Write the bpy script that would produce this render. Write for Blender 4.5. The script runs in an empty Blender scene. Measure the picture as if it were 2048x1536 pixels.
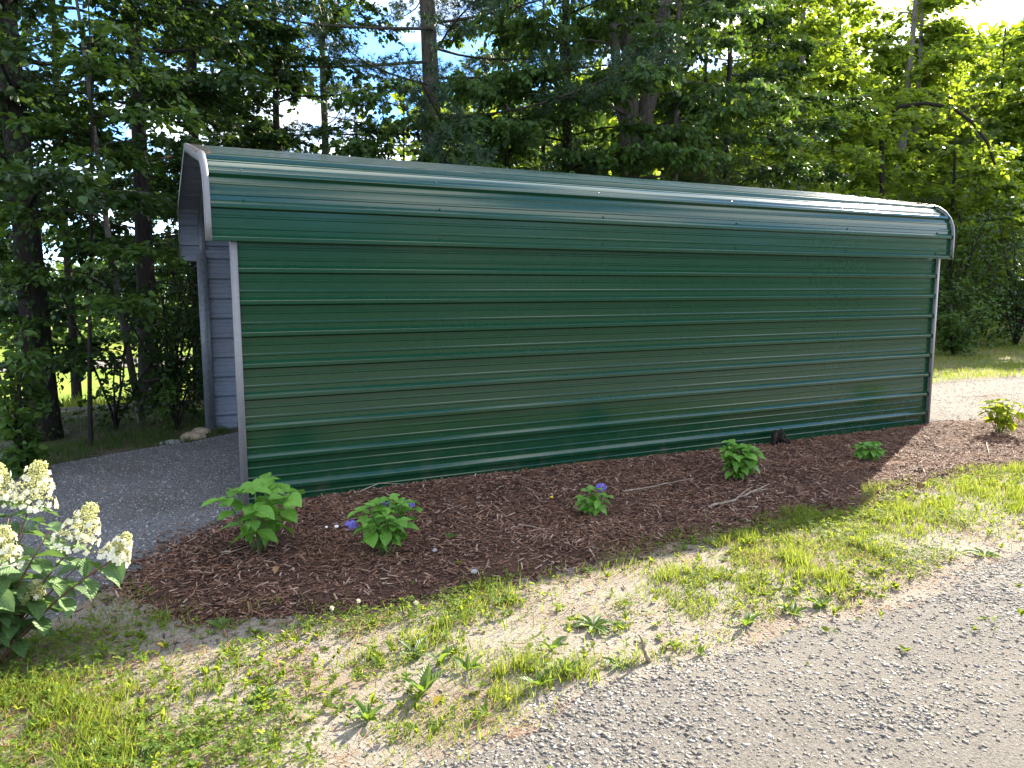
import bpy, math
import numpy as np
from mathutils import Matrix, Vector

scene = bpy.context.scene
COL = scene.collection
R = math.radians

# ------------------------------------------------------------------ camera, sky, sun, exposure
CAM = np.array([-0.622, -5.684, 1.574])
YAW, PITCH, ROLL, FPX = 0.457, -0.1235, -0.0031, 1497.0
cd = bpy.data.cameras.new("camera")
cam = bpy.data.objects.new("camera", cd)
COL.objects.link(cam)
cd.sensor_fit = 'HORIZONTAL'
cd.sensor_width = 36.0
cd.lens = 36.0 * FPX / 2048.0
cd.clip_start = 0.05
cd.clip_end = 3000.0
cy, sy = math.cos(YAW), math.sin(YAW)
FW = np.array([sy * math.cos(PITCH), cy * math.cos(PITCH), math.sin(PITCH)])
RT0 = np.array([cy, -sy, 0.0])
UP0 = np.cross(RT0, FW)
RT = RT0 * math.cos(ROLL) + UP0 * math.sin(ROLL)
UP = -RT0 * math.sin(ROLL) + UP0 * math.cos(ROLL)
m = Matrix.Identity(4)
for i in range(3):
    m[i][0] = RT[i]; m[i][1] = UP[i]; m[i][2] = -FW[i]; m[i][3] = CAM[i]
cam.matrix_world = m
scene.camera = cam

SUN_EL, SUN_AZ = R(27.0), R(62.6)          # azimuth clockwise from +Y
SUN_STRENGTH, SKY_STRENGTH, EXPOSURE = 5.0, 0.115, 2.35
w = bpy.data.worlds.new("World")
scene.world = w
w.use_nodes = True
wn, wl = w.node_tree.nodes, w.node_tree.links
wn.clear()
w_out = wn.new("ShaderNodeOutputWorld")
w_bg = wn.new("ShaderNodeBackground")
w_bg.inputs[1].default_value = SKY_STRENGTH
w_sky = wn.new("ShaderNodeTexSky")
w_sky.sky_type = 'NISHITA'
w_sky.sun_disc = False
w_sky.sun_elevation = SUN_EL
w_sky.sun_rotation = SUN_AZ
w_sky.air_density = 0.85
w_sky.dust_density = 0.1
w_sky.ozone_density = 4.0
w_tc = wn.new("ShaderNodeTexCoord")
w_no = wn.new("ShaderNodeTexNoise")
w_no.inputs["Scale"].default_value = 3.3
w_no.inputs["Detail"].default_value = 7.0
w_no.inputs["Roughness"].default_value = 0.55
w_mp = wn.new("ShaderNodeMapping")
w_mp.inputs["Scale"].default_value = (1.0, 1.0, 2.2)
w_mp.inputs["Location"].default_value = (0.3, 0.1, 0.2)
w_ra = wn.new("ShaderNodeValToRGB")
w_ra.color_ramp.elements[0].position = 0.46
w_ra.color_ramp.elements[1].position = 0.60
w_mx = wn.new("ShaderNodeMix")
w_mx.data_type = 'RGBA'
w_mx.inputs[7].default_value = (7.0, 6.9, 6.7, 1)       # sunlit cloud radiance
wl.new(w_tc.outputs["Generated"], w_mp.inputs[0])
wl.new(w_mp.outputs[0], w_no.inputs["Vector"])
wl.new(w_no.outputs[0], w_ra.inputs[0])
wl.new(w_ra.outputs[0], w_mx.inputs[0])
w_ti = wn.new("ShaderNodeMix")
w_ti.data_type = 'RGBA'; w_ti.blend_type = 'MULTIPLY'
w_ti.inputs[0].default_value = 1.0
w_ti.inputs[7].default_value = (0.66, 0.84, 1.0, 1)      # deep clear-air blue
wl.new(w_sky.outputs[0], w_ti.inputs[6])
wl.new(w_ti.outputs[2], w_mx.inputs[6])
wl.new(w_mx.outputs[2], w_bg.inputs[0])
wl.new(w_bg.outputs[0], w_out.inputs[0])

sd = bpy.data.lights.new("sun", 'SUN')
sd.energy = SUN_STRENGTH
sd.angle = R(0.53)
sd.color = (1.0, 0.90, 0.74)
sun = bpy.data.objects.new("sun", sd)
COL.objects.link(sun)
to_sun = Vector((math.sin(SUN_AZ) * math.cos(SUN_EL), math.cos(SUN_AZ) * math.cos(SUN_EL), math.sin(SUN_EL)))
sun.rotation_euler = to_sun.to_track_quat('Z', 'Y').to_euler()
sun.location = (20, 10, 20)

vs = scene.view_settings
vs.view_transform = 'Standard'
vs.look = 'None'
vs.exposure = EXPOSURE
vs.gamma = 1.0
vs.use_curve_mapping = False
scene.cycles.max_bounces = 10
scene.cycles.transmission_bounces = 6
scene.cycles.transparent_max_bounces = 8

# ------------------------------------------------------------------ helpers
rng = np.random.default_rng(7)


def tag(o, label=None, cat=None, group=None, kind=None):
    if label: o["label"] = label
    if cat: o["category"] = cat
    if group: o["group"] = group
    if kind: o["kind"] = kind
    return o


def empty(name, loc=(0, 0, 0), label=None, cat=None, group=None):
    o = bpy.data.objects.new(name, None)
    o.empty_display_size = 0.1
    o.location = loc
    COL.objects.link(o)
    return tag(o, label, cat, group)


def make_mesh(name, V, F, mats=None, smooth=False, mat_idx=None, uv=None, sharp=None):
    """V (n,3); F a list of (k,c) index arrays."""
    me = bpy.data.meshes.new(name)
    V = np.asarray(V, dtype=np.float64).reshape(-1, 3)
    if not isinstance(F, (list, tuple)): F = [F]
    F = [np.asarray(f, dtype=np.int32) for f in F if len(f)]
    tot = np.concatenate([np.full(len(f), f.shape[1], np.int32) for f in F])
    idx = np.concatenate([f.ravel() for f in F])
    me.vertices.add(len(V)); me.vertices.foreach_set("co", V.ravel())
    me.loops.add(len(idx)); me.loops.foreach_set("vertex_index", idx)
    me.polygons.add(len(tot))
    st = np.zeros(len(tot), np.int32); st[1:] = np.cumsum(tot)[:-1]
    me.polygons.foreach_set("loop_start", st)
    if smooth: me.polygons.foreach_set("use_smooth", np.ones(len(tot), bool))
    if mat_idx is not None: me.polygons.foreach_set("material_index", np.asarray(mat_idx, np.int32))
    if uv is not None:
        ul = me.uv_layers.new(name="UVMap")
        ul.data.foreach_set("uv", np.asarray(uv, np.float32)[idx].ravel())
    me.update(calc_edges=True)
    me.validate()
    for mm in (mats or []): me.materials.append(mm)
    if sharp is not None: me.set_sharp_from_angle(angle=sharp)
    return me


def link(name, me, parent=None, loc=None, kind=None):
    o = bpy.data.objects.new(name, me)
    COL.objects.link(o)
    if parent is not None: o.parent = parent
    if loc is not None: o.location = loc
    if kind: o["kind"] = kind
    return o


def tube(pts, rad, sides=8, cap=True):
    """polyline tube -> V, [quads, caps]"""
    P = np.asarray(pts, float); n = len(P)
    r = np.broadcast_to(np.asarray(rad, float), (n,))
    T = np.gradient(P, axis=0)
    T /= np.linalg.norm(T, axis=1, keepdims=True) + 1e-12
    ref = np.array([0.0, 0, 1]) if abs(T[0][2]) < 0.9 else np.array([1.0, 0, 0])
    V = []
    u = np.cross(T[0], ref); u /= np.linalg.norm(u)
    for i in range(n):
        u = u - T[i] * (u @ T[i]); u /= np.linalg.norm(u) + 1e-12
        v = np.cross(T[i], u)
        a = np.arange(sides) * 2 * math.pi / sides
        V.append(P[i] + r[i] * (np.outer(np.cos(a), u) + np.outer(np.sin(a), v)))
    V = np.concatenate(V)
    q = []
    for i in range(n - 1):
        for k in range(sides):
            a = i * sides + k; b = i * sides + (k + 1) % sides
            q.append((a, b, b + sides, a + sides))
    F = [np.array(q)]
    if cap:
        F.append(np.array([list(range(sides))[::-1]])); F.append(np.array([[(n - 1) * sides + k for k in range(sides)]]))
    return V, F


def join_geo(parts):
    V = []; buckets = {}; off = 0
    for v, fs in parts:
        V.append(v)
        for f in fs:
            if len(f): buckets.setdefault(f.shape[1], []).append(f + off)
        off += len(v)
    return np.concatenate(V), [np.concatenate(b) for b in buckets.values()]


def box(x0, x1, y0, y1, z0, z1):
    V = np.array([(x, y, z) for z in (z0, z1) for y in (y0, y1) for x in (x0, x1)], float)
    F = np.array([(0, 2, 3, 1), (4, 5, 7, 6), (0, 1, 5, 4), (2, 6, 7, 3), (0, 4, 6, 2), (1, 3, 7, 5)])
    return V, [F]


def unit(a):
    return a / (np.linalg.norm(a, axis=-1, keepdims=True) + 1e-12)


def scatter(Vt, Fts, side, along, up, T, scale):
    """copies of a template; side/along/up (N,3), scale (N,) or (N,3)"""
    N = len(T)
    s = np.asarray(scale, float)
    if s.ndim == 1: s = np.stack([s, s, s], 1)
    V = (Vt[None, :, 0, None] * (side * s[:, 0:1])[:, None, :] + Vt[None, :, 1, None] * (along * s[:, 1:2])[:, None, :]
         + Vt[None, :, 2, None] * (up * s[:, 2:3])[:, None, :] + T[:, None, :])
    off = (np.arange(N) * len(Vt))[:, None, None]
    F = [(ft[None] + off).reshape(-1, ft.shape[1]) for ft in Fts]
    return V.reshape(-1, 3), F


def rand_rot(n, rg):
    q = unit(rg.normal(size=(n, 4)))
    a, b, c, d = q.T
    X = np.stack([1 - 2 * (c * c + d * d), 2 * (b * c + a * d), 2 * (b * d - a * c)], 1)
    Y = np.stack([2 * (b * c - a * d), 1 - 2 * (b * b + d * d), 2 * (c * d + a * b)], 1)
    return X, Y, np.cross(X, Y)


def vnoise(x, y, scale, seed=0):
    """value noise 0..1"""
    t = np.random.default_rng(seed + 991).random((64, 64))
    x = np.asarray(x, float) / scale + 1000.37; y = np.asarray(y, float) / scale + 1000.81
    xi = np.floor(x).astype(int); yi = np.floor(y).astype(int)
    fx = x - xi; fy = y - yi
    fx = fx * fx * (3 - 2 * fx); fy = fy * fy * (3 - 2 * fy)
    g = lambda a, b: t[a % 64, b % 64]
    return ((g(xi, yi) * (1 - fx) + g(xi + 1, yi) * fx) * (1 - fy) + (g(xi, yi + 1) * (1 - fx) + g(xi + 1, yi + 1) * fx) * fy)


def fbm(x, y, scale, seed=0, octv=4):
    s = 0; a = 1.0; tot = 0
    for k in range(octv):
        s = s + a * vnoise(x, y, scale / 2 ** k, seed + 17 * k); tot += a; a *= 0.5
    return s / tot


def sstep(a, b, x):
    t = np.clip((np.asarray(x, float) - a) / (b - a), 0, 1)
    return t * t * (3 - 2 * t)


# ------------------------------------------------------------------ materials
def new_mat(name):
    mt = bpy.data.materials.new(name)
    mt.use_nodes = True
    nt = mt.node_tree
    nt.nodes.clear()
    out = nt.nodes.new("ShaderNodeOutputMaterial")
    return mt, nt, out


def pbsdf(nt, out, col=None, rough=0.6, spec=0.5, metal=0.0):
    b = nt.nodes.new("ShaderNodeBsdfPrincipled")
    if col is not None: b.inputs["Base Color"].default_value = (*col, 1)
    b.inputs["Roughness"].default_value = rough
    b.inputs["Specular IOR Level"].default_value = spec
    b.inputs["Metallic"].default_value = metal
    nt.links.new(b.outputs[0], out.inputs[0])
    return b


def ramp(nt, fac, stops):
    r = nt.nodes.new("ShaderNodeValToRGB")
    e = r.color_ramp.elements
    while len(e) < len(stops): e.new(0.5)
    for el, (p, c) in zip(e, stops):
        el.position = p; el.color = (*c, 1)
    nt.links.new(fac, r.inputs[0])
    return r.outputs[0]


def noise(nt, scale, detail=4, rough=0.55, coord="Object", stretch=None):
    tc = nt.nodes.new("ShaderNodeTexCoord")
    n = nt.nodes.new("ShaderNodeTexNoise")
    n.inputs["Scale"].default_value = scale
    n.inputs["Detail"].default_value = detail
    n.inputs["Roughness"].default_value = rough
    src = tc.outputs[coord]
    if stretch:
        mp = nt.nodes.new("ShaderNodeMapping")
        mp.inputs["Scale"].default_value = stretch
        nt.links.new(src, mp.inputs[0]); src = mp.outputs[0]
    nt.links.new(src, n.inputs["Vector"])
    return n.outputs[0]


def bump(nt, b, h, strength=0.3, dist=0.02):
    bp = nt.nodes.new("ShaderNodeBump")
    bp.inputs["Strength"].default_value = strength
    bp.inputs["Distance"].default_value = dist
    nt.links.new(h, bp.inputs["Height"])
    nt.links.new(bp.outputs[0], b.inputs["Normal"])
    return bp


def mixcol(nt, fac, a, b, mode='MIX'):
    mx = nt.nodes.new("ShaderNodeMix")
    mx.data_type = 'RGBA'; mx.blend_type = mode
    for s, v in ((0, fac), (6, a), (7, b)):
        if hasattr(v, "is_linked") or hasattr(v, "links"): nt.links.new(v, mx.inputs[s])
        elif s == 0: mx.inputs[0].default_value = v
        else: mx.inputs[s].default_value = (*v, 1)
    return mx.outputs[2]


def leaf_mat(name, stops, trans, tfac=0.4, rough=0.5, spec=0.3, veins=False):
    mt, nt, out = new_mat(name)
    g = nt.nodes.new("ShaderNodeNewGeometry")
    if veins:
        oi = nt.nodes.new("ShaderNodeObjectInfo"); rnd = oi.outputs["Random"]
    else:
        rnd = g.outputs["Random Per Island"]
    col = ramp(nt, rnd, stops)
    b = nt.nodes.new("ShaderNodeBsdfPrincipled")
    b.inputs["Roughness"].default_value = rough
    b.inputs["Specular IOR Level"].default_value = spec
    t = nt.nodes.new("ShaderNodeBsdfTranslucent")
    tcol = mixcol(nt, 0.5, col, trans)
    if veins:
        uvn = nt.nodes.new("ShaderNodeUVMap")
        sp = nt.nodes.new("ShaderNodeSeparateXYZ"); nt.links.new(uvn.outputs[0], sp.inputs[0])
        def math_(op, a, b_=None):
            q = nt.nodes.new("ShaderNodeMath"); q.operation = op
            for k, v in enumerate((a, b_)):
                if v is None: continue
                if isinstance(v, (int, float)): q.inputs[k].default_value = v
                else: nt.links.new(v, q.inputs[k])
            return q.outputs[0]
        au = math_('ABSOLUTE', math_('SUBTRACT', sp.outputs[0], 0.5))
        ph = math_('MULTIPLY', math_('SUBTRACT', sp.outputs[1], math_('MULTIPLY', au, 0.45)), 8.0)
        side = math_('ABSOLUTE', math_('SUBTRACT', math_('FRACT', ph), 0.5))
        sv = math_('LESS_THAN', side, 0.06)
        mid = math_('LESS_THAN', au, 0.022)
        vein = math_('MAXIMUM', math_('MULTIPLY', sv, 0.5), mid)
        col = mixcol(nt, math_('MULTIPLY', vein, 0.45), col, (0.22, 0.36, 0.10))
        bump(nt, b, math_('MULTIPLY', side, 2.0), 0.55, 0.004)
    nt.links.new(col, b.inputs["Base Color"])
    nt.links.new(tcol, t.inputs[0])
    mx = nt.nodes.new("ShaderNodeMixShader")
    mx.inputs[0].default_value = tfac
    nt.links.new(b.outputs[0], mx.inputs[1]); nt.links.new(t.outputs[0], mx.inputs[2])
    nt.links.new(mx.outputs[0], out.inputs[0])
    return mt


def plain(name, col, rough=0.6, spec=0.4, metal=0.0, var=0.25, nscale=8.0, bstr=0.0, stretch=None):
    mt, nt, out = new_mat(name)
    b = pbsdf(nt, out, col, rough, spec, metal)
    n = noise(nt, nscale, stretch=stretch)
    c = ramp(nt, n, [(0.3, tuple(x * (1 - var) for x in col)), (0.7, tuple(min(1, x * (1 + var)) for x in col))])
    nt.links.new(c, b.inputs["Base Color"])
    if bstr: bump(nt, b, n, bstr, 0.01)
    return mt


def island_mat(name, stops, rough=0.8, spec=0.25):
    mt, nt, out = new_mat(name)
    b = pbsdf(nt, out, None, rough, spec)
    g = nt.nodes.new("ShaderNodeNewGeometry")
    c = ramp(nt, g.outputs["Random Per Island"], stops)
    nt.links.new(c, b.inputs["Base Color"])
    return mt


def bark_mat(name, c0, c1, lichen=None):
    mt, nt, out = new_mat(name)
    b = pbsdf(nt, out, None, 0.9, 0.15)
    n = noise(nt, 9.0, 6, 0.65, stretch=(3.0, 3.0, 0.7))
    c = ramp(nt, n, [(0.32, c0), (0.68, c1)])
    if lichen:
        n2 = noise(nt, 5.0, 3)
        f = ramp(nt, n2, [(0.55, (0, 0, 0)), (0.68, (0.6, 0.6, 0.6))])
        c = mixcol(nt, f, c, lichen)
    nt.links.new(c, b.inputs["Base Color"])
    bump(nt, b, n, 0.9, 0.05)
    return mt


def ground_mat(name, stops, grain=60.0, patch=1.2, patch_col=None, rough=0.95, bstr=0.6):
    mt, nt, out = new_mat(name)
    b = pbsdf(nt, out, None, rough, 0.15)
    n = noise(nt, grain, 5, 0.7)
    c = ramp(nt, n, stops)
    if patch_col:
        n2 = noise(nt, patch, 5, 0.6)
        f = ramp(nt, n2, [(0.48, (0, 0, 0)), (0.62, (0.85, 0.85, 0.85))])
        c = mixcol(nt, f, c, patch_col)
    nt.links.new(c, b.inputs["Base Color"])
    bump(nt, b, n, bstr, 0.02)
    return mt


def painted_metal(name, col, rough, wobble=0.05, dirt=True, ior=1.5):
    mt, nt, out = new_mat(name)
    b = pbsdf(nt, out, col, rough, 0.5)
    b.inputs["IOR"].default_value = ior
    tc = nt.nodes.new("ShaderNodeTexCoord")
    n = noise(nt, 1.4, 2, 0.5, stretch=(0.6, 1.0, 3.0))
    n2 = noise(nt, 22.0, 5, 0.6)
    c = ramp(nt, n2, [(0.3, tuple(x * 0.9 for x in col)), (0.75, tuple(x * 1.12 for x in col))])
    if dirt:      # rain-splashed soil film low on the sheet
        sp = nt.nodes.new("ShaderNodeSeparateXYZ"); nt.links.new(tc.outputs["Object"], sp.inputs[0])
        mr = nt.nodes.new("ShaderNodeMapRange")
        mr.inputs[1].default_value = 0.42; mr.inputs[2].default_value = 0.02
        nt.links.new(sp.outputs[2], mr.inputs[0])
        nd = noise(nt, 6.0, 6, 0.7)
        rd = ramp(nt, nd, [(0.5, (0, 0, 0)), (0.75, (0.55, 0.55, 0.55))])
        mu = nt.nodes.new("ShaderNodeMath"); mu.operation = 'MULTIPLY'
        nt.links.new(mr.outputs[0], mu.inputs[0]); nt.links.new(rd, mu.inputs[1])
        c = mixcol(nt, mu.outputs[0], c, (0.10, 0.085, 0.06))
    nt.links.new(c, b.inputs["Base Color"])
    rr = nt.nodes.new("ShaderNodeMapRange")
    rr.inputs[3].default_value = rough * 0.85; rr.inputs[4].default_value = rough * 1.3
    nt.links.new(n2, rr.inputs[0]); nt.links.new(rr.outputs[0], b.inputs["Roughness"])
    bump(nt, b, n, wobble, 0.05)
    return mt


GREEN = painted_metal("green_painted_steel", (0.0060, 0.043, 0.0190), 0.15, 0.02, ior=1.54)
GREY_IN = painted_metal("grey_primed_steel", (0.21, 0.24, 0.30), 0.45, 0.05, False)
TRIM = painted_metal("grey_trim_steel", (0.18, 0.175, 0.175), 0.38, 0.05, False)
GALV = plain("galvanised_tube", (0.17, 0.19, 0.22), 0.5, 0.5, 0.3, 0.25, 30)
SCREW = plain("dark_screw", (0.012, 0.03, 0.022), 0.4, 0.5)
BARK_DARK = bark_mat("dark_bark", (0.014, 0.011, 0.009), (0.042, 0.035, 0.029))
BARK_PINE = bark_mat("pine_bark", (0.028, 0.022, 0.016), (0.10, 0.085, 0.066), (0.11, 0.12, 0.075))
BARK_GREY = bark_mat("grey_bark", (0.06, 0.05, 0.04), (0.19, 0.165, 0.135), (0.17, 0.18, 0.14))
WOOD = plain("dry_stick", (0.22, 0.17, 0.125), 0.85, 0.2, 0, 0.45, 20, 0.4)
STEM_RED = plain("reddish_stem", (0.13, 0.06, 0.035), 0.6, 0.3)
STEM_GREEN = plain("green_stem", (0.10, 0.14, 0.04), 0.6, 0.3)
L_DARK = leaf_mat("shade_darkened_forest_leaf", [(0.0, (0.012, 0.034, 0.009)), (0.6, (0.025, 0.060, 0.013)), (1.0, (0.042, 0.088, 0.018))], (0.11, 0.19, 0.012), 0.32)  # shade from neighbouring trees is put into this leaf colour
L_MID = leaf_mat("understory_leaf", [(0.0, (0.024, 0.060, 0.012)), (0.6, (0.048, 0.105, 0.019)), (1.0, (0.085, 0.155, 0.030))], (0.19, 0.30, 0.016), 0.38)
L_YEL = leaf_mat("sun_tinted_tulip_leaf", [(0.0, (0.055, 0.110, 0.014)), (0.6, (0.105, 0.170, 0.020)), (1.0, (0.155, 0.215, 0.026))], (0.46, 0.58, 0.02), 0.52)  # backlit sun glow of the right-hand trees is put into the colour
L_PINE = leaf_mat("pine_needle", [(0.0, (0.022, 0.055, 0.028)), (1.0, (0.050, 0.095, 0.040))], (0.08, 0.14, 0.03), 0.2)
L_PINE_Y = leaf_mat("young_pine_needle", [(0.0, (0.07, 0.11, 0.035)), (1.0, (0.13, 0.17, 0.06))], (0.22, 0.28, 0.06), 0.3)
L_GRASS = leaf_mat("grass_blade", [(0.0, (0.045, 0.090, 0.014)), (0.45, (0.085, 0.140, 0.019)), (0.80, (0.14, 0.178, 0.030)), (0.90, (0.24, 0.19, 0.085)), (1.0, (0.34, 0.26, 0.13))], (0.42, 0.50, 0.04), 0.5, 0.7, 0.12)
L_SHADEGRASS = leaf_mat("shade_darkened_grass_blade", [(0.0, (0.022, 0.055, 0.012)), (1.0, (0.050, 0.095, 0.018))], (0.16, 0.25, 0.02), 0.35, 0.7, 0.12)  # darker copy of the grass colour, with the shade painted in
L_WEED = leaf_mat("weed_leaf", [(0.0, (0.045, 0.105, 0.018)), (1.0, (0.095, 0.17, 0.03))], (0.30, 0.42, 0.03), 0.4, veins=True)
L_CLOVER = leaf_mat("clover_leaf", [(0.0, (0.06, 0.125, 0.018)), (0.8, (0.12, 0.19, 0.03)), (1.0, (0.22, 0.24, 0.05))], (0.46, 0.52, 0.03), 0.5, 0.7, 0.12)
L_HYD = leaf_mat("hydrangea_leaf", [(0.0, (0.085, 0.225, 0.020)), (1.0, (0.145, 0.32, 0.034))], (0.18, 0.42, 0.02), 0.30, 0.42, 0.4, veins=True)
L_HYDY = leaf_mat("yellowed_hydrangea_leaf", [(0.0, (0.13, 0.20, 0.014)), (1.0, (0.20, 0.26, 0.018))], (0.62, 0.66, 0.03), 0.6, 0.85, 0.08, veins=True)
L_PAN = leaf_mat("panicle_hydrangea_leaf", [(0.0, (0.06, 0.12, 0.038)), (1.0, (0.105, 0.185, 0.06))], (0.22, 0.36, 0.06), 0.30, 0.5, 0.35, veins=True)
PETAL_W = leaf_mat("cream_petal", [(0.0, (0.66, 0.63, 0.44)), (1.0, (0.78, 0.75, 0.60))], (0.8, 0.76, 0.5), 0.25)
PETAL_Y = leaf_mat("pale_green_bud", [(0.0, (0.52, 0.54, 0.18)), (1.0, (0.70, 0.67, 0.36))], (0.7, 0.7, 0.25), 0.25)
PETAL_B = leaf_mat("violet_blue_petal", [(0.0, (0.10, 0.085, 0.38)), (1.0, (0.26, 0.22, 0.62))], (0.2, 0.15, 0.6), 0.2)
DRY_LEAF = island_mat("dead_leaf", [(0.0, (0.16, 0.075, 0.03)), (1.0, (0.30, 0.17, 0.08))], 0.7)
YEL_LEAF = island_mat("yellow_fallen_leaf", [(0.0, (0.5, 0.36, 0.03)), (1.0, (0.55, 0.40, 0.05))], 0.6)
MULCH_CHIP = island_mat("bark_mulch_chip", [(0.0, (0.035, 0.018, 0.012)), (0.4, (0.115, 0.056, 0.036)), (0.75, (0.20, 0.105, 0.066)), (0.92, (0.27, 0.17, 0.115)), (1.0, (0.38, 0.29, 0.22))], 0.75)
STRAW = island_mat("pine_straw", [(0.0, (0.20, 0.085, 0.04)), (1.0, (0.42, 0.23, 0.125))], 0.7)
STONE_PAD = island_mat("grey_crushed_stone", [(0.0, (0.08, 0.08, 0.08)), (0.6, (0.20, 0.198, 0.192)), (1.0, (0.34, 0.33, 0.31))], 0.8)
STONE_ROAD = island_mat("pale_crushed_stone", [(0.0, (0.09, 0.083, 0.074)), (0.6, (0.175, 0.163, 0.145)), (1.0, (0.28, 0.265, 0.24))], 0.9)
ROCK = plain("tan_rock", (0.30, 0.235, 0.16), 0.85, 0.2, 0, 0.45, 7, 0.6)
ROCK_GREY = plain("grey_rock", (0.26, 0.26, 0.25), 0.85, 0.2, 0, 0.35, 9, 0.5)
WHITE_BIT = plain("white_chalk", (0.7, 0.7, 0.7), 0.8, 0.2)
G_GROUND = ground_mat("forest_soil", [(0.3, (0.045, 0.036, 0.024)), (0.55, (0.085, 0.068, 0.044)), (0.75, (0.14, 0.11, 0.07))], 9.0, 0.35, (0.045, 0.07, 0.018))
G_SAND = ground_mat("sandy_verge_soil", [(0.3, (0.15, 0.13, 0.10)), (0.55, (0.25, 0.22, 0.175)), (0.75, (0.34, 0.31, 0.26))], 70.0, 1.2, (0.19, 0.145, 0.105), bstr=0.8)
G_ROAD = ground_mat("gravel_road_fines", [(0.3, (0.09, 0.082, 0.072)), (0.5, (0.175, 0.16, 0.139)), (0.72, (0.265, 0.245, 0.215))], 75.0, 0.9, (0.225, 0.202, 0.17), bstr=1.2)
G_PAD = ground_mat("grey_gravel_bed", [(0.3, (0.06, 0.06, 0.06)), (0.5, (0.16, 0.158, 0.154)), (0.72, (0.28, 0.275, 0.265))], 70.0, 1.4, (0.12, 0.112, 0.10), bstr=1.2)
G_MULCH = ground_mat("mulch_soil", [(0.3, (0.022, 0.012, 0.008)), (0.6, (0.065, 0.034, 0.023)), (0.8, (0.12, 0.065, 0.045))], 55.0, 2.0, (0.08, 0.043, 0.028))
G_LAWN = ground_mat("lawn_soil", [(0.3, (0.060, 0.075, 0.018)), (0.6, (0.11, 0.12, 0.03)), (0.8, (0.20, 0.17, 0.08))], 14.0, 0.6, (0.20, 0.13, 0.075))
G_FIELD = ground_mat("backlit_tone_field_grass", [(0.3, (0.09, 0.15, 0.015)), (0.6, (0.16, 0.22, 0.022)), (0.8, (0.23, 0.27, 0.035))], 3.0, 0.12, (0.20, 0.23, 0.03))  # base colour raised to imitate sun shining through the grass


# ------------------------------------------------------------------ terrain
def drop(x, y):
    return -2.6 * sstep(4.6, 24, y) * (1 - sstep(5, 16, x - 0.15 * y))


def mulch_d(x, y):
    """distance inside the mulch bed (positive inside)"""
    n = (fbm(x, y, 0.7, 5) - 0.5) * 0.42
    front = y + 1.98 - 0.16 * np.exp(-((x - 1.5) / 1.6) ** 2) * -1 - 0.05 * np.maximum(x - 3, 0) + n
    left = (x - np.interp(y, [-2.6, -1.9, -1.2, -.6, -.2, 0.2], [-.35, -.62, -.86, -.52, -.12, .02])) * .9 + n * .8
    back = np.where(x > 7.5, 0.15 - y - 0.22 * (x - 7.5), 0.12 - y) + n * np.where(x > 7.5, .8, 0)
    cl = np.minimum(np.minimum(front, left), back)
    return np.minimum(cl, 11.5 - x + n)


def road_d(x, y):
    yb = np.interp(x, [-6, -0.5, 0.0, 1.3, 2.5, 4.5, 8, 14, 40], [-3.55, -3.5, -3.36, -3.22, -3.2, -2.95, -2.6, -2.0, 0.4])
    return yb - y + (fbm(x, y, 0.6, 31) - 0.5) * 0.30


def pad_d(x, y):
    n = (fbm(x, y, 0.8, 44) - 0.5) * 0.3
    back = np.interp(x, [-12, -5, -1.83, -0.48, 0.3, 7.8, 10, 14, 30], [1.0, 1.6, 2.12, 2.9, 3.3, 3.3, 2.6, 2.35, 2.3]) - y
    front = y - np.interp(x, [-12, -1.2, -0.6, 0.0, 7.5, 9, 14, 30], [-1.9, -1.75, -0.9, -0.35, -0.2, -0.9, -1.2, -1.0])
    return np.minimum(back, front) + n


def H0(x, y):
    return drop(x, y) + (fbm(x, y, 1.6, 3) - 0.5) * 0.05 * sstep(0.3, 2.0, np.abs(np.asarray(y) + 1.2) + 0) - 0.028


def surf(d, rise, width):
    """sheet height relative to ground: dips under outside, rises inside"""
    return np.clip(d / width, -1, 1) * rise


def mulch_h(x, y):
    d = mulch_d(x, y)
    mound = 0.085 * np.exp(-((x - 2.2) / 1.9) ** 2) * sstep(-1.5, -0.1, y) + 0.018
    return H0(x, y) + np.where(d > 0, mound * sstep(0, 0.5, d) + 0.030 * np.minimum(d / 0.16, 1), d * 0.2) + (fbm(x, y, 0.25, 8) - 0.5) * 0.035 * sstep(0, .3, d)


def road_h(x, y):
    d = road_d(x, y)
    return H0(x, y) + np.where(d > 0, 0.012 * np.minimum(d / 0.15, 1), d * 0.3) + (fbm(x, y, 0.35, 12) - 0.5) * 0.02 * sstep(0, .3, d)


def pad_h(x, y):
    d = pad_d(x, y)
    return H0(x, y) + np.where(d > 0, 0.02 * np.minimum(d / 0.2, 1), d * 0.3)


def grid_mesh(name, xs, ys, hf, mat, keep=None):
    X, Y = np.meshgrid(xs, ys)
    Z = hf(X, Y)
    V = np.stack([X, Y, Z], -1).reshape(-1, 3)
    nx, ny = len(xs), len(ys)
    i = np.arange(nx - 1)[None] + np.arange(ny - 1)[:, None] * nx
    F = np.stack([i, i + 1, i + nx + 1, i + nx], -1).reshape(-1, 4)
    if keep is not None:
        k = keep(X, Y).reshape(-1)
        F = F[k[F].any(1)]
        used = np.unique(F); re = np.zeros(len(V), np.int64); re[used] = np.arange(len(used))
        V = V[used]; F = re[F]
    return make_mesh(name, V, [F], [mat], smooth=True)


def sheet(name, xs, ys, hf, mat, keep=None):
    return tag(link(name, grid_mesh(name, xs, ys, hf, mat, keep)), kind="structure")


def spaced(a, b, fine0, fine1, step, coarse):
    mid = np.arange(fine0, fine1 + 1e-6, step)
    def go(start, end, sgn):
        r = []; s = step; p = start
        while (end - p) * sgn > 0:
            s = min(s * 1.25, coarse); p = p + sgn * s; r.append(p)
        return r
    return np.array(go(fine0, a, -1)[::-1] + list(mid) + go(fine1, b, 1))


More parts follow.
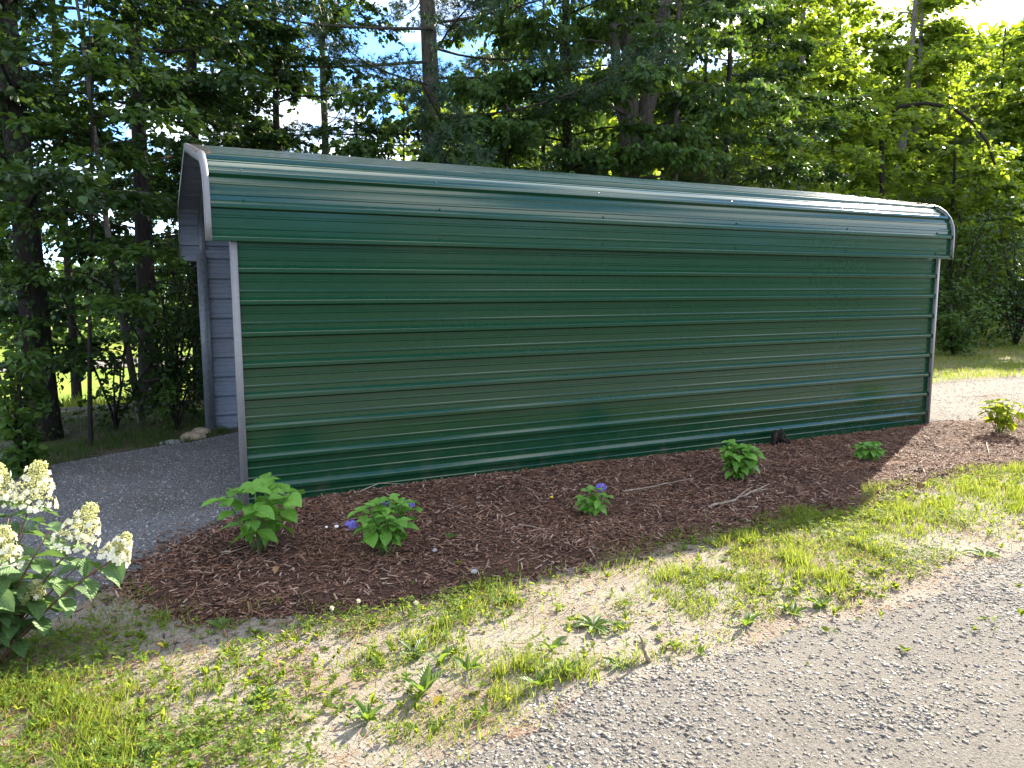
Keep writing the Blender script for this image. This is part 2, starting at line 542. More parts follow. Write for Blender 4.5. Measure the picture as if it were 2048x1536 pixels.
sheet("ground", spaced(-600, 700, -6, 22, 0.35, 60), spaced(-500, 800, -6, 26, 0.35, 60), H0, G_GROUND)
sheet("sandy_verge", np.arange(-7, 16, 0.1), np.arange(-4.2, -0.2, 0.08), lambda x, y: H0(x, y) + 0.006 - 0.06 * (1 - sstep(0, 0.25, np.minimum.reduce([y + 4.15, -0.35 - y, x + 6.9, 15.8 - x]))), G_SAND)
sheet("gravel_road", spaced(-40, 60, -3, 9, 0.08, 2), spaced(-9.5, 1.5, -5.6, -2.4, 0.08, 0.5), road_h, G_ROAD, lambda x, y: road_d(x, y) > -0.15)
sheet("side_drive", spaced(8.05, 30, 8.05, 15, 0.1, 0.6), np.arange(-2.4, 3.9, 0.1), lambda x, y: pad_h(x, y) + .003, G_ROAD, lambda x, y: pad_d(x, y) > -0.15)
sheet("gravel_drive", spaced(-12, 8.1, -3, 8.1, 0.1, 0.6), np.arange(-2.4, 3.9, 0.1), pad_h, G_PAD, lambda x, y: pad_d(x, y) > -0.15)
sheet("mulch_bed", np.arange(-2, 12.2, 0.06), np.arange(-2.9, 0.7, 0.05), mulch_h, G_MULCH, lambda x, y: mulch_d(x, y) > -0.12)


def lawn_d(x, y):
    return np.minimum.reduce([y - 2.55 - (fbm(x, y, 0.5, 61) - .5) * .5, x - 8.4, 46 - x, 22 - y + 0 * x])


sheet("lawn", np.arange(8, 46, 0.4), np.arange(2, 22, 0.3), lambda x, y: H0(x, y) + np.where(lawn_d(x, y) > 0, 0.02, lawn_d(x, y) * 0.3), G_LAWN, lambda x, y: lawn_d(x, y) > -0.3)
sheet("field", spaced(-120, 30, -30, 6, 1.0, 6), spaced(8.5, 140, 8.5, 30, 1.0, 6), lambda x, y: H0(x, y) + 0.04 - 0.3 * (1 - sstep(8.6, 11, y + 0.25 * np.minimum(x + 2, 0))) - 0.4 * sstep(8, 14, x - 0.3 * y), G_FIELD)
sheet("distant_road", np.arange(-70, 10, 2.0), np.arange(41, 47.1, 1.5), lambda x, y: H0(x, y) + 0.10 + 0 * y, G_ROAD)


# ------------------------------------------------------------------ carport
SP = 0.2286
LEN = 7.62
W = 3.66
carport = empty("carport", (LEN / 2, W / 2, 0), "long low metal carport with ribbed dark green wall and rounded green roof", "carport")


def cp(name, me, kind=None):
    o = link(name, me, None, None, kind)
    o.parent = carport
    o.matrix_parent_inverse = Matrix.Translation((-LEN / 2, -W / 2, 0))
    return o


def rib_profile(s0, s1, first, step=0.05):
    """(s, offset) samples of the ribbed sheet between s0 and s1, ribs centred on first + k*SP"""
    pts = []
    k0 = int(math.floor((s0 - first) / SP)) - 1
    k1 = int(math.ceil((s1 - first) / SP)) + 1
    for k in range(k0, k1 + 1):
        c = first + k * SP
        pts += [(c - .028, 0), (c - .018, .026), (c - .014, .0275), (c + .008, .0275), (c + .012, .0255), (c + .035, 0)]
        for q in (SP / 3, 2 * SP / 3):
            pts += [(c + q - .011, 0), (c + q - .006, .0046), (c + q + .005, .0046), (c + q + .011, 0)]
    pts.sort()
    S = np.array([p[0] for p in pts]); O = np.array([p[1] for p in pts])
    ss = np.unique(np.round(np.concatenate([S[(S > s0) & (S < s1)], np.arange(s0, s1, step), [s0, s1]]), 5))
    return ss, np.interp(ss, S, O)


def ribbed_sheet(name, path, x0, x1, s0, s1, first, lift, outer, inner, step=0.05, nx=6):
    ss, off = rib_profile(s0, s1, first, step)
    P, N = path(ss)                      # (n,2) in y,z and the outward normals
    xs = np.linspace(x0, x1, nx)
    Vs = []
    for o_ in (off + lift, off + lift - 0.0022):
        Q = P + N * o_[:, None]
        Vs.append(np.stack([np.repeat(xs[:, None], len(ss), 1), np.repeat(Q[None, :, 0], nx, 0), np.repeat(Q[None, :, 1], nx, 0)], -1).reshape(-1, 3))
    n = len(ss)
    i = (np.arange(nx - 1)[:, None] * n + np.arange(n - 1)[None]).ravel()
    Fo = np.stack([i, i + n, i + n + 1, i + 1], 1)
    Fi = Fo[:, ::-1] + nx * n
    M = nx * n
    ends = []
    for a in range(n - 1):
        ends.append((a, a + 1, M + a + 1, M + a)); b = (nx - 1) * n + a; ends.append((b, M + b, M + b + 1, b + 1))
    for c in range(nx - 1):
        a = c * n; ends.append((a, M + a, M + a + n, a + n)); b = c * n + n - 1; ends.append((b, b + n, M + b + n, M + b))
    F = [Fo, Fi, np.array(ends)]
    mi = np.concatenate([np.zeros(len(Fo)), np.ones(len(Fi)), np.zeros(len(ends))])
    return make_mesh(name, np.concatenate(Vs), F, [outer, inner], True, mi, sharp=R(14))


def near_wall(s):
    return np.stack([np.full_like(s, 0.0), s], 1), np.stack([np.full_like(s, -1.0), np.zeros_like(s)], 1)


def far_wall(s):
    return np.stack([np.full_like(s, W), s], 1), np.stack([np.full_like(s, 1.0), np.zeros_like(s)], 1)


RC, EAVE, BEND, PIT = 0.34, 1.925, 2.20, 0.2023
Y0 = -0.040
A_END = math.pi / 2 - PIT
S1 = BEND - EAVE; S2 = S1 + RC * A_END
yb = Y0 + RC * (1 - math.cos(A_END)); zb = BEND + RC * math.sin(A_END)
RUN = (W / 2 - yb) / math.cos(PIT)
S3 = S2 + RUN; STOT = 2 * S3


def roof_path(s):
    s = np.asarray(s, float)
    flip = s > S3
    t = np.where(flip, STOT - s, s)
    th = np.clip((t - S1) / RC, 0, A_END)
    y = np.where(t < S1, Y0, Y0 + RC * (1 - np.cos(th))); z = np.where(t < S1, EAVE + t, BEND + RC * np.sin(th))
    ex = np.maximum(t - S2, 0)
    y = y + ex * math.cos(PIT); z = z + ex * math.sin(PIT)
    ny = -np.cos(th); nz = np.sin(th)
    y = np.where(flip, W - y, y); ny = np.where(flip, -ny, ny)
    return np.stack([y, z], 1), np.stack([ny, nz], 1)


Z0 = 0.13
rows = [(-0.06, Z0 + 2 * SP + .03), (Z0 + 2 * SP - .03, Z0 + 6 * SP + .03), (Z0 + 6 * SP - .03, 1.99)]
cols = [(0.0, 4.572 + .012), (4.572 - .012, 6.096 + .012), (6.096 - .012, LEN)]
for ri, (a, b) in enumerate(rows):
    for ci, (x0, x1) in enumerate(cols):
        lift = 0.0030 * ri + 0.0024 * (2 - ci)
        cp("wall_panel", ribbed_sheet("wall_panel", near_wall, x0, x1, a, b, Z0, lift, GREEN, GREY_IN, 0.06, 8))
for (a, b) in [(-0.05, 0.62), (0.585, 1.53), (1.50, 2.05)]:
    cp("wall_panel", ribbed_sheet("far_wall_panel", far_wall, 0.0, LEN, a, b, 0.10, 0.0018 * (a > 0) + .0018 * (a > 1), GREEN, GREY_IN, 0.06, 8))
nst = 6
ed = [0.0] + [0.02 + SP * 4 * k for k in (1, 2)] + [S3]
ed = ed + [STOT - e for e in ed[:-1]][::-1]
RX0, RX1 = -0.19, 7.81
for k in range(len(ed) - 1):
    for (x0, x1, lf) in ((RX0, 6.096 + .015, 0.0012), (6.096 - .015, RX1, 0.0)):
        cp("roof_panel", ribbed_sheet("roof_panel", roof_path, x0, x1, max(0, ed[k] - .03), min(STOT, ed[k + 1] + .03), 0.02, 0.003 * (k if k < 3 else 5 - k) + lf, GREEN, GREY_IN, 0.02, 8))


def strip_along_roof(x0, x1, lo, hi, s0=0.0, s1=STOT):
    """an edge trim: an angle wrapping the sheet's end"""
    ss = np.unique(np.concatenate([np.linspace(s0, S1, 3), np.linspace(S1, S2, 6), np.linspace(S2, S3, 3), STOT - np.linspace(S2, S3, 3), STOT - np.linspace(S1, S2, 6), STOT - np.linspace(s0, S1, 3)]))
    P, N = roof_path(ss)
    n = len(ss)
    V = []
    for (x, o_) in ((x0, lo), (x1, lo), (x1, hi), (x0, hi)):
        Q = P + N * o_
        V.append(np.stack([np.full(n, x), Q[:, 0], Q[:, 1]], 1))
    V = np.concatenate(V)
    F = []
    for a in range(4):
        b = (a + 1) % 4
        for i in range(n - 1): F.append((a * n + i, a * n + i + 1, b * n + i + 1, b * n + i))
    F += [(0, n, 2 * n, 3 * n), (n - 1, 4 * n - 1, 3 * n - 1, 2 * n - 1)]
    return V, [np.array(F)]


for (x0, x1, f0, f1) in ((RX0 - .006, RX0 + .030, RX0 - .010, RX0 - .006), (RX1 - .012, RX1 + .010, RX1 + .006, RX1 + .013)):
    V, F = join_geo([strip_along_roof(x0, x1, 0.0360, 0.0390), strip_along_roof(f0, f1, -0.03, 0.0360)])
    cp("edge_trim", make_mesh("edge_trim", V, F, [TRIM]))
for (xa, xb, xr) in ((-.040, .003, -.040), (LEN - .014, LEN + .020, LEN + .016)):
    V, F = join_geo([box(xa, xb, -.0435, -.040, -0.05, 1.935), box(xr, xr + .004, -.040, 0.045, -0.05, 1.935)])
    cp("corner_trim", make_mesh("corner_trim", V, F, [TRIM]))
for xr in (-.03, LEN + .02):
    V, F = join_geo([box(xr, xr + .004, W - .072, W + .024, -0.06, 2.0), box(xr, xr + (.10 if xr < 0 else -.10), W - .076, W - .072, -0.06, 2.0)])
    cp("corner_trim", make_mesh("corner_trim", V, F, [GALV]))
# frame: six bows on base rails
t2 = 0.0285
for k in range(6):
    x = 0.035 + (LEN - 0.07) * k / 5
    for y in (0.035, W - 0.035):
        cp("post", make_mesh("post", *box(x - t2, x + t2, y - t2, y + t2, -0.02, 2.02), [GALV]))
    ss = np.linspace(S1 - 0.16, STOT - S1 + 0.16, 60)
    P, N = roof_path(ss)
    P = P - N * 0.035
    V = []
    for dx, dn in ((-t2, -t2), (t2, -t2), (t2, t2), (-t2, t2)):
        Q = P + N * dn
        V.append(np.stack([np.full(len(ss), x + dx), Q[:, 0], Q[:, 1]], 1))
    V = np.concatenate(V); n = len(ss); F = []
    for a in range(4):
        b = (a + 1) % 4
        for i in range(n - 1): F.append((a * n + i, a * n + i + 1, b * n + i + 1, b * n + i))
    cp("rafter", make_mesh("rafter", V, [np.array(F)], [GALV]))
for y in (0.035, W - 0.035):
    cp("base_rail", make_mesh("base_rail", *box(0.0, LEN, y - t2 * 0.98, y + t2 * 0.98, -0.065, -0.021), [GALV]))
V, F = tube([(0.30, W - .075, -0.03), (0.30, W - .075, 0.03)], [.028, .028], 10)
cp("anchor_bolt", make_mesh("anchor_bolt", V, F, [GALV]))
scr = []
for x in (0.06, 1.524, 3.048, 4.572, 6.096, 7.56):
    for k in range(-0, 9):
        z = Z0 + k * SP + 0.045
        if z < 1.9: scr.append(tube([(x, -0.001, z), (x, -0.009, z)], [.0075, .0055], 7))
    for s in (0.065, 0.29, 0.52):
        P, N = roof_path(np.array([s])); p = P[0]; n_ = N[0]
        scr.append(tube([(x, p[0], p[1]), (x, p[0] + n_[0] * .012, p[1] + n_[1] * .012)], [.0075, .0055], 7))
V, F = join_geo(scr)
cp("screws", make_mesh("screws", V, F, [SCREW]), "stuff")

# ------------------------------------------------------------------ trees
DENS = 2.5
LEAF6 = np.array([(0, 0, 0), (-.30, .30, .06), (-.25, .66, .03), (0, 1.0, -.10), (.25, .66, .03), (.30, .30, .06)], float)
LEAF6_F = [np.array([(0, 3, 2, 1), (0, 5, 4, 3)])]
LEAF4 = np.array([(0, 0, 0), (-.34, .45, .06), (0, 1.0, -.06), (.34, .45, .06)], float)
LEAF4_F = [np.array([(0, 2, 1), (0, 3, 2)])]


def at_px(u, d):
    """ground position d metres from the camera in the direction of photo column u"""
    v = FW + RT * (u - 1024) / FPX
    v = v[:2] / np.hypot(v[0], v[1])
    return float(CAM[0] + v[0] * d), float(CAM[1] + v[1] * d)


def twig_leaves(O, D, Lg, nl, size, droop, rg, tmpl="6", flat=0.55):
    """leaves along every twig: O, D (N,3), Lg (N,)"""
    N = len(O)
    t = rg.uniform(0.1, 1.0, (N, nl))
    P = O[:, None] + D[:, None] * (Lg[:, None] * t)[..., None]
    P[..., 2] -= 0.25 * Lg[:, None] * t ** 2
    side = unit(np.cross(D, np.array([0, 0, 1.0]) + rg.normal(0, .15, (N, 3))))
    sg = np.where(np.arange(nl) % 2 == 0, 1.0, -1.0)
    A = D[:, None] * 0.55 + side[:, None] * sg[None, :, None] * rg.uniform(.4, 1.1, (N, nl))[..., None] + rg.normal(0, .28, (N, nl, 3))
    A[..., 2] -= droop * rg.uniform(.4, 1.5, (N, nl))
    A = unit(A).reshape(-1, 3)
    Nn = np.array([0, 0, 1.0]) + rg.normal(0, flat, (N * nl, 3))
    S = unit(np.cross(A, Nn)); U = np.cross(S, A)
    P = P.reshape(-1, 3) + rg.normal(0, .02, (N * nl, 3))
    sc = size * rg.uniform(.55, 1.25, N * nl)
    vt, ft = (LEAF6, LEAF6_F) if tmpl == "6" else (LEAF4, LEAF4_F)
    return scatter(vt, ft, S, A, U, P, sc)


TW = np.array([(math.cos(a), 0, math.sin(a)) for a in (0, 2.1, 4.2)] + [(math.cos(a) * .35, 1, math.sin(a) * .35) for a in (0, 2.1, 4.2)])
TW_F = [np.array([(0, 1, 4, 3), (1, 2, 5, 4), (2, 0, 3, 5)])]


def twig_mesh(O, D, Lg, rad):
    S = unit(np.cross(D, np.array([0.1, 0.05, 1.0]))); U = np.cross(S, D)
    D2 = unit(D - np.array([0, 0, .18]))
    return scatter(TW, TW_F, S, D2, U, O, np.stack([np.full(len(O), rad), Lg, np.full(len(O), rad)], 1))


def hits_carport(P):
    return (P[:, 0] > -.34) & (P[:, 0] < 8.3) & (P[:, 1] > -.6) & (P[:, 1] < 4.15) & (P[:, 2] < 3.2)


def trunk_path(h, lean, wob, rg, n=18):
    z = np.linspace(-0.3, h, n)
    t = (z + .3) / h
    x = lean[0] * t + wob * np.sin(t * 5 + rg.uniform(0, 6)) * t ** .5
    y = lean[1] * t + wob * np.sin(t * 4 + rg.uniform(0, 6)) * t ** .5
    return np.stack([x, y, z], 1)


def trunk_part(o, path, dia, mat, sides=12, rg=None, flare=0.35):
    t = np.linspace(0, 1, len(path))
    r = dia / 2 * ((1 - t * 0.75) + flare * np.exp(-t * 14))
    V, F = tube(path, r, sides)
    V = V + (rg.normal(0, 1, V.shape) * dia * 0.012)
    return link("trunk", make_mesh("trunk", V, F, [mat], True), o)


def broad_tree(x, y, h, dia, lean, hb, nb, blen, label, seed, name="deciduous_tree", group=None, bark=BARK_DARK, leaf=L_DARK, size=.09,
               ntw=22, nl=14, droop=.35, rise=.15, tw=.55, wob=.05, tmpl="6", cat="tree", htop=None, bias=None, dens_top=1.0, flat=.55, fork=None):
    rg = np.random.default_rng(seed)
    z0 = float(H0(np.array(x), np.array(y)))
    o = empty(name, (x, y, z0), label, cat, group or ("saplings under the trees" if cat == "sapling" else "leafy trees behind the carport"))
    tp = trunk_path(h, lean, wob, rg)
    trunk_part(o, tp, dia, bark, 12, rg)
    if fork:
        for (hz, dx, dy, fh, fd) in fork:
            b0 = np.array([np.interp(hz, tp[:, 2], tp[:, k]) for k in range(3)])
            n = 9; t = np.linspace(0, 1, n)
            pth = b0 + np.stack([dx * t ** .8, dy * t ** .8, (fh - hz) * t], 1)
            V, F = tube(pth, fd / 2 * (1 - .5 * t), 10)
            link("limb", make_mesh("limb", V, F, [bark], True), o)
    leaves = []; twigs = []
    htop = htop or h * .97
    for k in range(nb):
        f = (k + rg.uniform(.1, .9)) / nb
        zb_ = hb + (htop - hb) * f
        az = k * 2.399 + rg.uniform(-.5, .5)
        if bias is not None and rg.random() < bias[1]: az = bias[0] + rg.normal(0, .7)
        L = blen * (1 - .55 * max(0, (zb_ / h - .4) / .6)) * rg.uniform(.7, 1.15)
        b0 = np.array([np.interp(zb_, tp[:, 2], tp[:, i]) for i in range(3)])
        n = 8; t = np.linspace(0, 1, n)
        d = np.array([math.cos(az), math.sin(az), 0])
        pr = np.array([-d[1], d[0], 0])
        ri = rise * rg.uniform(.4, 1.6)
        bp = b0 + np.outer(t * L, d) + np.outer(np.sin(t * 3) * .06 * L * rg.normal(), pr)
        bp[:, 2] += L * (ri * 1.6 * t - ri * 1.5 * t ** 2.2) + rg.normal(0, .01, n) * L
        if hits_carport(bp + np.array([x, y, z0])).any(): continue
        r = min(.03, max(.005, dia * .085 * (L / blen))) * (1 - .85 * t) + .003
        V, F = tube(bp, r, 6)
        link("branch", make_mesh("branch", V, F, [bark], True), o)
        m_ = max(5, int(ntw * DENS * (L / blen) * (.45 if (zb_ + z0 > 2.4 + .40 * math.hypot(x - CAM[0], y - CAM[1])) else 1)))
        tt = rg.uniform(.18, 1.0, m_) ** .8
        O = np.stack([np.interp(tt, t, bp[:, i]) for i in range(3)], 1)
        sgn = rg.choice([-1, 1], m_)
        D = d * rg.uniform(.3, 1.0, m_)[:, None] + pr * (sgn * rg.uniform(.35, 1.1, m_))[:, None]
        D[:, 2] += rg.normal(.02, .22, m_)
        D = unit(D); Lg = tw * 1.2 * rg.uniform(.5, 1.3, m_) * (1.15 - .5 * tt)
        kk = ~hits_carport(O + D * (Lg * .6)[:, None] + np.array([x, y, z0])); O, D, Lg = O[kk], D[kk], Lg[kk]
        if len(O) == 0: continue
        twigs.append(twig_mesh(O, D, Lg, .004 if size < .11 else .006))
        leaves.append(twig_leaves(O, D, Lg, nl + 2, size * 1.17, droop, rg, tmpl, flat))
    V, F = join_geo(leaves)
    link("crown", make_mesh("crown", V, F, [leaf]), o, kind="stuff")
    V, F = join_geo(twigs)
    link("twigs", make_mesh("twigs", V, F, [bark]), o, kind="stuff")
    return o


NEED = np.array([(-.5, 0, 0), (.5, 0, 0), (0, 1, 0)], float)
NEED_F = [np.array([(0, 1, 2)])]


def needle_tufts(P, D, nn, length, width, rg):
    N = len(P)
    A = unit(D[:, None] * .7 + unit(rg.normal(size=(N, nn, 3))) * 1.0).reshape(-1, 3)
    T = np.repeat(P, nn, 0)
    S = unit(np.cross(A, rg.normal(size=A.shape))); U = np.cross(S, A)
    L = length * rg.uniform(.7, 1.2, len(A))
    return scatter(NEED, NEED_F, S, A, U, T, np.stack([np.full(len(A), width), L, L], 1))


def pine_tree(x, y, h, dia, lean, hb, nb, blen, label, seed, name="pine_tree", bark=BARK_PINE, leaf=L_PINE, ntuft=60, nn=16, nlen=.14, nwid=.011, rise=.12, cat="tree", htop=None, group=None, start=.35):
    rg = np.random.default_rng(seed)
    z0 = float(H0(np.array(x), np.array(y)))
    o = empty(name, (x, y, z0), label, cat, group or "pines behind the carport")
    tp = trunk_path(h, lean, .04, rg)
    trunk_part(o, tp, dia, bark, 14, rg, .2)
    nd = []; twg = []
    for k in range(nb):
        f = (k + rg.uniform(.2, .8)) / nb
        zb_ = hb + ((htop or h * .97) - hb) * f
        az = k * 2.399 + rg.uniform(-.6, .6)
        L = blen * (1 - .6 * max(0, (zb_ / h - .45) / .55)) * rg.uniform(.6, 1.15)
        d = np.array([math.cos(az), math.sin(az), 0]); pr = np.array([-d[1], d[0], 0])
        b0 = np.array([np.interp(zb_, tp[:, 2], tp[:, i]) for i in range(3)])
        n = 9; t = np.linspace(0, 1, n)
        bp = b0 + np.outer(t * L, d) + np.outer(np.sin(t * 4 + rg.uniform(0, 3)) * .05 * L, pr)
        bp[:, 2] += L * rise * (rg.uniform(-.6, 1.0) * t + .5 * t ** 2 - .45 * np.sin(t * 3.1) * rg.uniform(0, .6))
        r = min(.024, max(.007, dia * .075 * L / blen)) * (1 - .85 * t) + .003
        V, F = tube(bp, r, 6)
        link("branch", make_mesh("branch", V, F, [bark], True), o)
        m_ = max(5, int(ntuft / 4 * L / blen * (.45 if (zb_ + z0 > 2.4 + .40 * math.hypot(x - CAM[0], y - CAM[1])) else 1)))
        tt = rg.uniform(start, 1.0, m_)
        O = np.stack([np.interp(tt, t, bp[:, i]) for i in range(3)], 1)
        D = unit(d * rg.uniform(.4, 1, m_)[:, None] + pr * (rg.choice([-1, 1], m_) * rg.uniform(.3, 1, m_))[:, None] + np.array([0, 0, 1]) * rg.normal(.1, .15, m_)[:, None])
        Lg = .22 * L * rg.uniform(.5, 1.2, m_) * (1.25 - .7 * tt) + .12
        twg.append(twig_mesh(O, D, Lg, .004))
        q = rg.uniform(.25, 1.0, (m_, 4))
        P = (O[:, None] + D[:, None] * (Lg[:, None] * q)[..., None]).reshape(-1, 3) + rg.normal(0, .03, (m_ * 4, 3))
        nd.append(needle_tufts(P, np.repeat(D, 4, 0), nn, nlen, nwid, rg))
    V, F = join_geo(nd)
    link("needles", make_mesh("needles", V, F, [leaf]), o, kind="stuff")
    V, F = join_geo(twg)
    link("twigs", make_mesh("twigs", V, F, [bark]), o, kind="stuff")
    return o


def bush(x, y, hgt, rad, label, seed, name="bush", leaf=L_MID, size=.08, nst=9, ntw=14, nl=12, droop=.3, tmpl="6", cat="bush", stem=BARK_DARK, group=None, flat=.6, z0=None):
    rg = np.random.default_rng(seed)
    z0 = float(H0(np.array(x), np.array(y))) if z0 is None else z0
    o = empty(name, (x, y, z0), label, cat, group or "bushes at the wood's edge")
    lv = []; tg = []
    for k in range(nst):
        az = k * 2.399 + rg.uniform(-.4, .4); sp = rad * rg.uniform(.25, 1.0)
        n = 7; t = np.linspace(0, 1, n)
        hh = hgt * rg.uniform(.55, 1.0)
        P = np.stack([math.cos(az) * sp * t ** 1.3, math.sin(az) * sp * t ** 1.3, hh * t - .05], 1) + rg.normal(0, .01, (n, 3))
        V, F = tube(P, .012 * (1 - .7 * t) * (hgt / 1.5) ** .5 + .003, 6)
        link("stem", make_mesh("stem", V, F, [stem], True), o)
        tt = rg.uniform(.15, 1, ntw)
        O = np.stack([np.interp(tt, t, P[:, i]) for i in range(3)], 1)
        D = unit(rg.normal(size=(ntw, 3)) * np.array([1, 1, .35]))
        Lg = rad * .55 * rg.uniform(.4, 1.1, ntw)
        kk = ~hits_carport(O + D * (Lg * .6)[:, None] + np.array([x, y, z0])); O, D, Lg = O[kk], D[kk], Lg[kk]
        if len(O) == 0: continue
        lv.append(twig_leaves(O, D, Lg, nl, size, droop, rg, tmpl, flat)); tg.append(twig_mesh(O, D, Lg, .003))
    V, F = join_geo(lv)
    link("foliage", make_mesh("foliage", V, F, [leaf]), o, kind="stuff")
    V, F = join_geo(tg)
    link("twigs", make_mesh("twigs", V, F, [stem]), o, kind="stuff")
    return o


def ivy(o, path, dia, z0, z1, n, seed, leaf=L_DARK, size=.07, spread=.06):
    rg = np.random.default_rng(seed)
    z = rg.uniform(z0, z1, n); a = rg.uniform(0, 2 * math.pi, n)
    c = np.stack([np.interp(z, path[:, 2], path[:, i]) for i in range(3)], 1)
    out = np.stack([np.cos(a), np.sin(a), 0 * a], 1)
    P = c + out * (dia / 2 + np.abs(rg.normal(0, spread, n)))[:, None]
    A = unit(np.array([0, 0, -1.0]) + rg.normal(0, .5, (n, 3)))
    S = unit(np.cross(A, out + rg.normal(0, .4, (n, 3)))); U = np.cross(S, A)
    V, F = scatter(LEAF6, LEAF6_F, S, A, U, P, size * rg.uniform(.6, 1.3, n))
    link("ivy", make_mesh("ivy", V, F, [leaf]), o, kind="stuff")


def P_(u, d): return at_px(u, d)


# --- left row behind the gravel
x, y = P_(80, 9.6)
o = broad_tree(x, y, 12, .30, (-.15, .15), 1.9, 30, 2.6, "thick ivy-wrapped dark trunk standing at the far left edge of the gravel", 11, ntw=20, nl=14, size=.085, wob=.04, bias=(1.3, .6), htop=9)
ivy(o, np.array([(-.0, 0, 0), (-.06, .06, 5)]), .30, .1, 5, 1500, 5, size=.06, spread=.05)
x, y = P_(296, 11.8)
broad_tree(x, y, 12, .26, (.25, .1), 2.0, 32, 2.7, "straight dark trunk just left of the carport's open end", 12, ntw=22, nl=14, size=.085, wob=.04, htop=9, bias=(1.5, .6))
x, y = P_(402, 13.6)
broad_tree(x, y, 12, .22, (.2, .2), 1.4, 30, 3.0, "dark tree rising directly above the left end of the roof", 13, ntw=22, nl=14, size=.09, wob=.05, bias=(1.2, .6), htop=9)
x, y = P_(560, 14.5)
broad_tree(x, y, 11, .18, (.2, .1), 2.2, 28, 2.9, "slim leafy tree between the roof's left end and the bare pine", 14, tmpl="4", ntw=22, nl=14, size=.09, htop=8.5)
x, y = P_(170, 8.9)
broad_tree(x, y, 4.6, .05, (.25, .25), 1.0, 20, 1.3, "thin-stemmed sapling beside the thick ivy-wrapped trunk", 15, name="sapling", ntw=12, nl=11, size=.075, tw=.35, leaf=L_MID, cat="sapling", wob=.03)
x, y = P_(285, 10.2)
broad_tree(x, y, 6.0, .09, (-.55, .2), .4, 26, 1.5, "slender leaning mottled trunk with low branches left of the carport", 16, name="sapling", bark=BARK_GREY, ntw=14, nl=12, size=.08, tw=.4, leaf=L_DARK, cat="sapling", wob=.06)
x, y = P_(30, 7.7)
bush(x, y, 1.5, .42, "dense leafy shrub in front of the ivy-wrapped trunk at the picture's left edge", 17, size=.085, nst=7, ntw=13, nl=11, leaf=L_MID)
x, y = P_(225, 9.8)
bush(x, y, 1.7, .8, "dark thicket of shrub between the two left trunks", 18, size=.075, nst=6, ntw=9, nl=12, leaf=L_DARK)
x, y = P_(345, 10.3)
bush(x, y, 1.9, .8, "leafy bush crowding the left end of the carport", 19, size=.075, nst=11, ntw=15, nl=12, leaf=L_DARK)
x, y = P_(348, 9.5)
bush(x, y, .9, .4, "low vine-like shrub growing beside the tan rocks at the carport's rear corner", 20, size=.06, nst=8, ntw=9, nl=9, leaf=L_MID)
x, y = P_(330, 13.5)
bush(x, y, 3.2, 1.3, "tall dark shrub far behind the leaning mottled trunk", 22, size=.085, nst=12, ntw=18, nl=11, leaf=L_DARK)
x, y = P_(430, 12.0)
bush(x, y, 3.4, 1.2, "tall shrub hidden partly by the carport's left end", 23, size=.085, nst=12, ntw=16, nl=11, leaf=L_DARK)

# --- centre
x, y = P_(893, 13.0)
pine_tree(x, y, 15, .36, (-.55, .1), 2.6, 44, 3.6, "tall pine with a bare scaly trunk and flat dark boughs behind the roof", 31, htop=11, ntuft=130)
x, y = P_(660, 17.5)
pine_tree(x, y, 13, .24, (.2, .2), 2.2, 36, 3.2, "pine with feathery boughs farther back between slim leafy tree and bare pine", 32, htop=11, ntuft=130, start=.15)
x, y = P_(1010, 18.5)
pine_tree(x, y, 14, .26, (.2, .2), 2.0, 38, 3.6, "dark pine half hidden behind the boughs right of the bare pine", 33, htop=11, ntuft=130, start=.15)
x, y = P_(1130, 13.6)
o = broad_tree(x, y, 11, .24, (.05, .1), 1.6, 34, 2.5, "ivy-clad dark trunk in the middle of the woods above the roof", 34, ntw=20, nl=14, size=.095, leaf=L_MID, droop=.9, htop=8.5, bias=(-2.2, .35))
ivy(o, np.array([(0, 0, 0), (.03, .05, 7)]), .24, 1.5, 7, 1400, 6, L_MID, .075, .09)
x, y = P_(1258, 15.0)
broad_tree(x, y, 12, .50, (-.1, .1), 2.2, 30, 2.8, "massive grey forked trunk with a thick limb leaning right", 35, tmpl="4", bark=BARK_GREY, ntw=20, nl=14, size=.095, leaf=L_MID, droop=.8, htop=9,
           fork=[(3.9, 1.1, .1, 8.6, .40), (4.3, -.5, .2, 8.0, .26)], bias=(0.9, .6))
x, y = P_(1338, 14.2)
broad_tree(x, y, 10, .14, (.12, .1), 1.8, 24, 2.0, "slim pale trunk just right of the massive forked trunk", 36, tmpl="4", bark=BARK_GREY, ntw=18, nl=12, size=.095, leaf=L_MID, droop=.9, htop=8, bias=(-2.2, .4))
x, y = P_(780, 12.2)
broad_tree(x, y, 4.6, .07, (.3, -.1), 2.0, 18, 2.0, "small sapling with drooping leaves low in front of the bare pine", 37, name="sapling", ntw=20, nl=12, size=.09, leaf=L_MID, droop=.8, cat="sapling")
x, y = P_(990, 13.2)
broad_tree(x, y, 5.4, .09, (.2, -.1), 2.0, 24, 2.3, "spreading drooping-leaved sapling right of the bare pine", 38, name="sapling", ntw=20, nl=13, size=.09, leaf=L_MID, droop=.85, cat="sapling")
x, y = P_(1440, 16.0)
broad_tree(x, y, 11, .15, (.05, .1), 2.0, 30, 2.4, "thin dark trunk right of the forked tree", 39, tmpl="4", ntw=20, nl=13, size=.10, leaf=L_DARK, htop=9)
x, y = P_(1400, 14.6)
pine_tree(x, y, 4.2, .07, (.1, 0), 1.4, 26, 1.5, "soft bright green young pine showing just above the roof", 40, name="pine_sapling", leaf=L_PINE_Y, ntuft=70, nn=20, nlen=.10, cat="pine sapling", start=.1)
